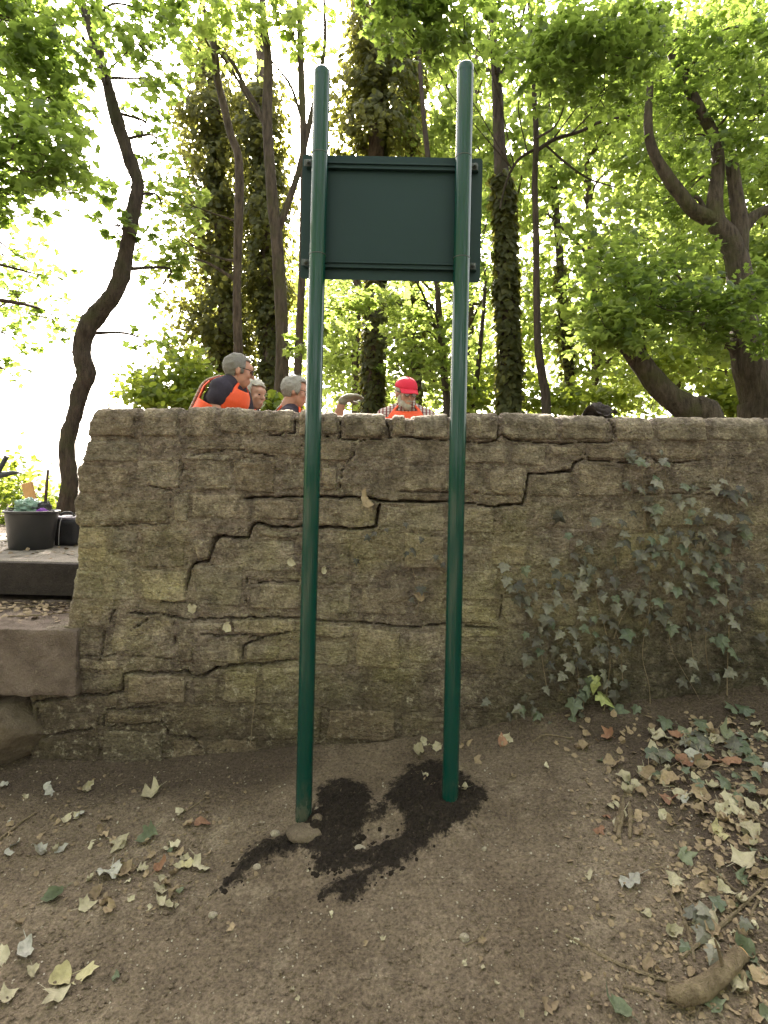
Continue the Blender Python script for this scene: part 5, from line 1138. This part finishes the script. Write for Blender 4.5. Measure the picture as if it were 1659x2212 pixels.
# leaf litter too small and dense to count
def litter(n, f, mats, name, label, s0, s1):
    C = []; 
    xy = np.array([f() for _ in range(n)]); D_ = []
    for x, y in xy: p = ground_at(x, y); C.append((p.x, p.y, p.z + .003)); D_.append(p.y)
    C = np.array(C); N = rng.normal(size=(n, 3)) * .4 + np.array([0, -.1, 1]); D = rng.normal(size=(n, 3)); S = rng.uniform(s0, s1, n) * np.array(D_) / F
    o = leaf_mesh(name, C, N, D, S, OVAL, mats, None, rng.uniform(0, 1, n)); tag(o, label, 'litter'); return o
litter(1100, lambda: (random.triangular(1180, 1659, 1640), random.uniform(1545, 2212)), M['dl_tan'], 'leaf_litter', 'fine brown leaf crumbs strewn over the right-hand bank', 5, 18)
litter(260, lambda: (random.uniform(0, 560), random.uniform(1680, 2000)), M['dl_tan'], 'leaf_litter', 'fine pale leaf crumbs strewn over the left-hand soil', 4, 13)
litter(950, lambda: (random.uniform(0, 1659), random.uniform(1660, 2212)), M['pebble'], 'grit', 'tiny pale grit and chips scattered over the bare soil', 1.5, 6.5)
# soil clods: uneven crumbs over the whole slope
M['soil_dark'] = simple('dug_soil', (.024, .018, .014), .95, 120, .6, .006, .1)
g = Geo(); gd = Geo(); TV = Geo(); TV.ball((0, 0, 0), (1, 1, .7), None, 5, 3); tv = TV.v[0]; tt = TV.t[0]; tq = TV.q[0]
for k in range(6000):
    if k < 1500:
        P = random.choice(wet_polys[:3]); x = random.uniform(min(p[0] for p in P), max(p[0] for p in P)); y = random.uniform(min(p[1] for p in P), max(p[1] for p in P))
        x += random.gauss(0, 7); y += random.gauss(0, 7)
        if not any(inpoly(np.array([x + a_]), np.array([y + b_]), Q)[0] for Q in wet_polys for a_, b_ in ((0, 0), (10, 5), (-10, -5))): continue
    else: x, y = random.uniform(-20, 1680), random.uniform(1640, 2212)
    # quick ray/plane start from a coarse height, then one refinement
    Yq = 2.2
    for _ in range(5): 
        w_ = at(x, y, Yq); zz = gz(w_.x, Yq); sl_ = (EYE - w_.z) / Yq
        Yq = min(2.9, max(1.2, (EYE - zz) / max(.2, sl_)))
    w_ = at(x, y, Yq); s = random.uniform(.0015, .006) * (2.0 if random.random() < .12 else 1)
    (gd if k < 1500 else g).add(tv * (s * (1.35 if k < 1500 else 1) * np.array([random.uniform(.7, 1.4), random.uniform(.7, 1.4), random.uniform(.6, 1.1)])) + np.array([w_.x, Yq, gz(w_.x, Yq) + s * .2]), tt, tq)
tag(g.build('soil_crumbs', M['soil'], None), 'loose crumbs of soil scattered across the slope', 'soil', kind='stuff'); tag(gd.build('soil_crumbs', M['soil_dark'], None), 'dark crumbs of freshly dug soil around the two posts', 'soil', kind='stuff')
# twigs
tw = [([(1222,2028),(1330,2085),(1420,2118),(1470,2130)], .005, 'long straight twig slanting down to the log at lower right'),
 ([(1345,2138),(1395,2152),(1425,2160)], .006, 'short stub twig left of the log'),
 ([(1465,1890),(1472,1930),(1478,1985)], .005, 'upright thin twig beside the square pale leaf'),
 ([(1445,1930),(1475,1985),(1492,2040),(1500,2085)], .0065, 'dark forked twig running down to the ivy at lower right'),
 ([(1470,2080),(1530,2030),(1590,1975),(1659,1910)], .006, 'brown twig crossing the forked twig up to the right edge'),
 ([(1530,1880),(1560,1905),(1590,1932)], .005, 'short straight twig left of the crumpled pale leaf'),
 ([(1000,1770),(1030,1795),(1045,1830)], .003, 'thin curved twig right of the right post base'),
 ([(450,1945),(500,1912),(570,1858)], .004, 'straight twig along the lower edge of the dark soil'),
 ([(0,1815),(40,1785),(80,1758)], .006, 'brown stick at the left edge'),
 ([(400,1755),(430,1735),(450,1718)], .003, 'small thin twig above the left leaf cluster'),
 ([(1005,2045),(1040,2030),(1062,1990)], .003, 'fine bent twig on the open soil'),
 ([(730,1765),(732,1730),(738,1700)], .002, 'fine root fibre on the dark soil between the posts'),
 ([(1405,1650),(1430,1625),(1475,1600)], .004, 'curled brown tendril at the wall foot'),
 ([(1150,1605),(1180,1590),(1240,1600)], .004, 'twig at the wall foot right of the posts'),
 ([(1600,1740),(1620,1765),(1659,1790)], .006, 'pale split stick at the right edge'),
 ([(1640,1945),(1625,1975),(1620,2000)], .004, 'thin twig at the right edge above the slender leaf')]
for pts, r, lab in tw:
    P = [ground_at(x, y) + Vector((0, 0, r * .9)) for x, y in pts]; g = Geo(); g.tube(P, [r * .9, r, r * .6], 6, .2, int(r * 1e4), 5); tag(g.build('twig', M['twig'], None), lab, 'twig')
# bent root or log at bottom right
P = [ground_at(x, y) for x, y in ((1440,2165),(1470,2175),(1520,2160),(1560,2125),(1600,2085))]; log = empty('log', P[1], 'bent brown root lying in the bottom right corner', 'log')
g = Geo(); g.tube([p + Vector((0, 0, .03)) for p in P], [.017, .024, .025, .023, .020], 16, .2, 4, 8); g.build('stem', M['rootwood'], log)
e = P[-1] + Vector((0, 0, .03)); g = Geo(); dd = (P[-1] - P[-2]).normalized(); g.tube([e + dd * .001, e + dd * .006], [.018, .017], 14); g.build('cut_end', M['wood'], log)
g = Geo(); b = P[3] + Vector((0, 0, .04)); g.tube([b, b + Vector((-.015, -.01, .05)), b + Vector((-.03, -.01, .09))], [.006, .005, .003], 6, 0, 0, 4); g.build('side_shoot', M['rootwood'], log)
# torn stump of bark
P0 = ground_at(1350, 1795); stp = empty('torn_bark', P0, 'torn upright strips of grey bark on the soil at right', 'bark')
for (xa, ya, xb, yb, w_) in ((1335,1815,1345,1735,.014), (1360,1815,1358,1740,.010), (1328,1805,1340,1770,.012)):
    a, b = ground_at(xa, ya), ground_at(xb, yb); g = Geo(); g.tube([a + Vector((0, 0, .008)), (a + b) / 2 + Vector((.004, 0, .03)), b + Vector((0, 0, .014))], [w_ * .7, w_, w_ * .4], 7, .3, 3, 4); g.build('strip', M['twig'], stp)
# stones
def rock(px_, py_, sx_, sz_, label, seed, mat='rock', cat='stone'):
    p = ground_at(px_, py_); k = p.y / F; r = np.array([sx_ * k / 2, sx_ * k / 2 * .8, sz_ * k / 2]); g = faceted(r, seed, 22, 16, 9)
    g.v[0] = g.v[0] + np.array(p) + np.array([0, 0, r[2] * .35]); tag(g.build('stone', M[mat], None), label, cat)
rock(658, 1808, 66, 26, 'flat grey-brown stone at the foot of the left post', 3)
rock(686, 1778, 22, 24, 'small tan stone wedged behind the left post base', 5, 'rock')
rock(684, 1755, 12, 16, 'pale pebble balanced above the wedged stone', 6, 'pebble')
rock(594, 1808, 18, 14, 'tiny yellow-tan pebble left of the left post', 7, 'pebble')
rock(778, 1840, 22, 14, 'pale flat pebble on the light soil between the posts', 8, 'pebble')
rock(555, 1880, 16, 14, 'tan pebble at the lower edge of the dark soil', 9, 'pebble')
rock(1003, 2036, 18, 18, 'round pale pebble on the open soil right of centre', 10, 'pebble')
rock(1046, 1838, 10, 10, 'tiny pale pebble below the right post', 11, 'pebble')
rock(460, 1985, 18, 14, 'tan pebble with twig on the open soil left of centre', 12, 'pebble')

C = np.array([(random.uniform(-2.6, at(150, 1360, 3.1).x), random.triangular(2.9, 3.48, 3.4)) for _ in range(260)]); C = np.column_stack([C, np.full(len(C), .708)]); N = rng.normal(size=C.shape) * .35 + np.array([0, 0, 1])
o = leaf_mesh('leaf_litter', C, N, rng.normal(size=C.shape), rng.uniform(.01, .045, len(C)), OVAL, M['dl_tan'], None, rng.uniform(0, 1, len(C))); tag(o, 'dry leaf crumbs lying on the step under the slab edge', 'litter')
for pts, lab in (([(-2.05, 3.05), (-1.9, 3.1), (-1.72, 3.22)], 'thin twig lying on the concrete step beside the wall end'), ([(-2.2, 3.2), (-2.05, 3.3), (-1.9, 3.28)], 'bent twig on the concrete step near the slab edge')):
    g = Geo(); g.tube([(x, y, .712) for x, y in pts], [.004, .005, .003], 6, .2, 3, 5); tag(g.build('twig', M['twig'], None), lab, 'twig')

# dead leaves caught on the wall face and twig litter on the bank
for x, y, sz, mk, lab in ((790, 1078, 46, 'tan', 'withered pinkish leaf caught in the long upper crack between the posts'), (415, 1312, 30, 'cream', 'small cream leaf caught on the wall below the stepped crack'), (490, 1352, 30, 'cream', 'pale curled leaf stuck on the wall left of the left post'), (627, 1213, 26, 'cream', 'small pale leaf on the wall close to the left post'), (700, 1232, 20, 'cream', 'tiny white leaf on the wall just right of the left post'), (905, 1285, 34, 'tan', 'brown withered tuft on the wall between the posts')):
    o = bpy.data.objects.new('fallen_leaf', random.choice(DM[mk, 'scrap'])); COL.objects.link(o); o.location = at(x, y, YW - .022); k = sz * YW / F; o.scale = (k, k, k * .7); o.rotation_euler = (rad(75), random.uniform(-.4, .4), random.uniform(-.3, .3)); tag(o, lab, 'leaf')
g = Geo()
for _ in range(120):
    x, y = random.triangular(1290, 1659, 1600), random.uniform(1580, 2200); p = ground_at(x, y); a = random.uniform(0, 6.28); L = random.uniform(.02, .08); d = Vector((math.cos(a), math.sin(a) * .7, 0)) * L; q = p + d
    q.z = gz(q.x, min(q.y, 2.9)) + .006; m = (p + q) / 2 + Vector((random.gauss(0, .006), 0, .006)); r = random.uniform(.0008, .0022); g.tube([p + Vector((0, 0, .004)), m, q], [r, r, r * .6], 4, 0, 0, 3)
for _ in range(50):
    x, y = random.uniform(0, 1100), random.uniform(1690, 2190); p = ground_at(x, y); a = random.uniform(0, 6.28); L = random.uniform(.01, .05); q = p + Vector((math.cos(a), math.sin(a), 0)) * L; q.z = gz(q.x, q.y) + .004; r = random.uniform(.0006, .0014); g.tube([p + Vector((0, 0, .003)), q], [r, r * .6], 4)
tag(g.build('twig_litter', M['twig'], None), 'fine broken twigs and root fibres strewn over the slope', 'litter', kind='stuff')

C = np.array([(random.uniform(-4.2, -1.3), random.uniform(3.56, 5.1)) for _ in range(520)]); C = np.column_stack([C, np.full(len(C), .953)]); N = rng.normal(size=C.shape) * .35 + np.array([0, 0, 1])
o = leaf_mesh('leaf_litter', C, N, rng.normal(size=C.shape), rng.uniform(.008, .045, len(C)), OVAL, M['dl_tan'], None, rng.uniform(0, 1, len(C))); tag(o, 'brown leaf crumbs scattered over the path slab round the bucket', 'litter')
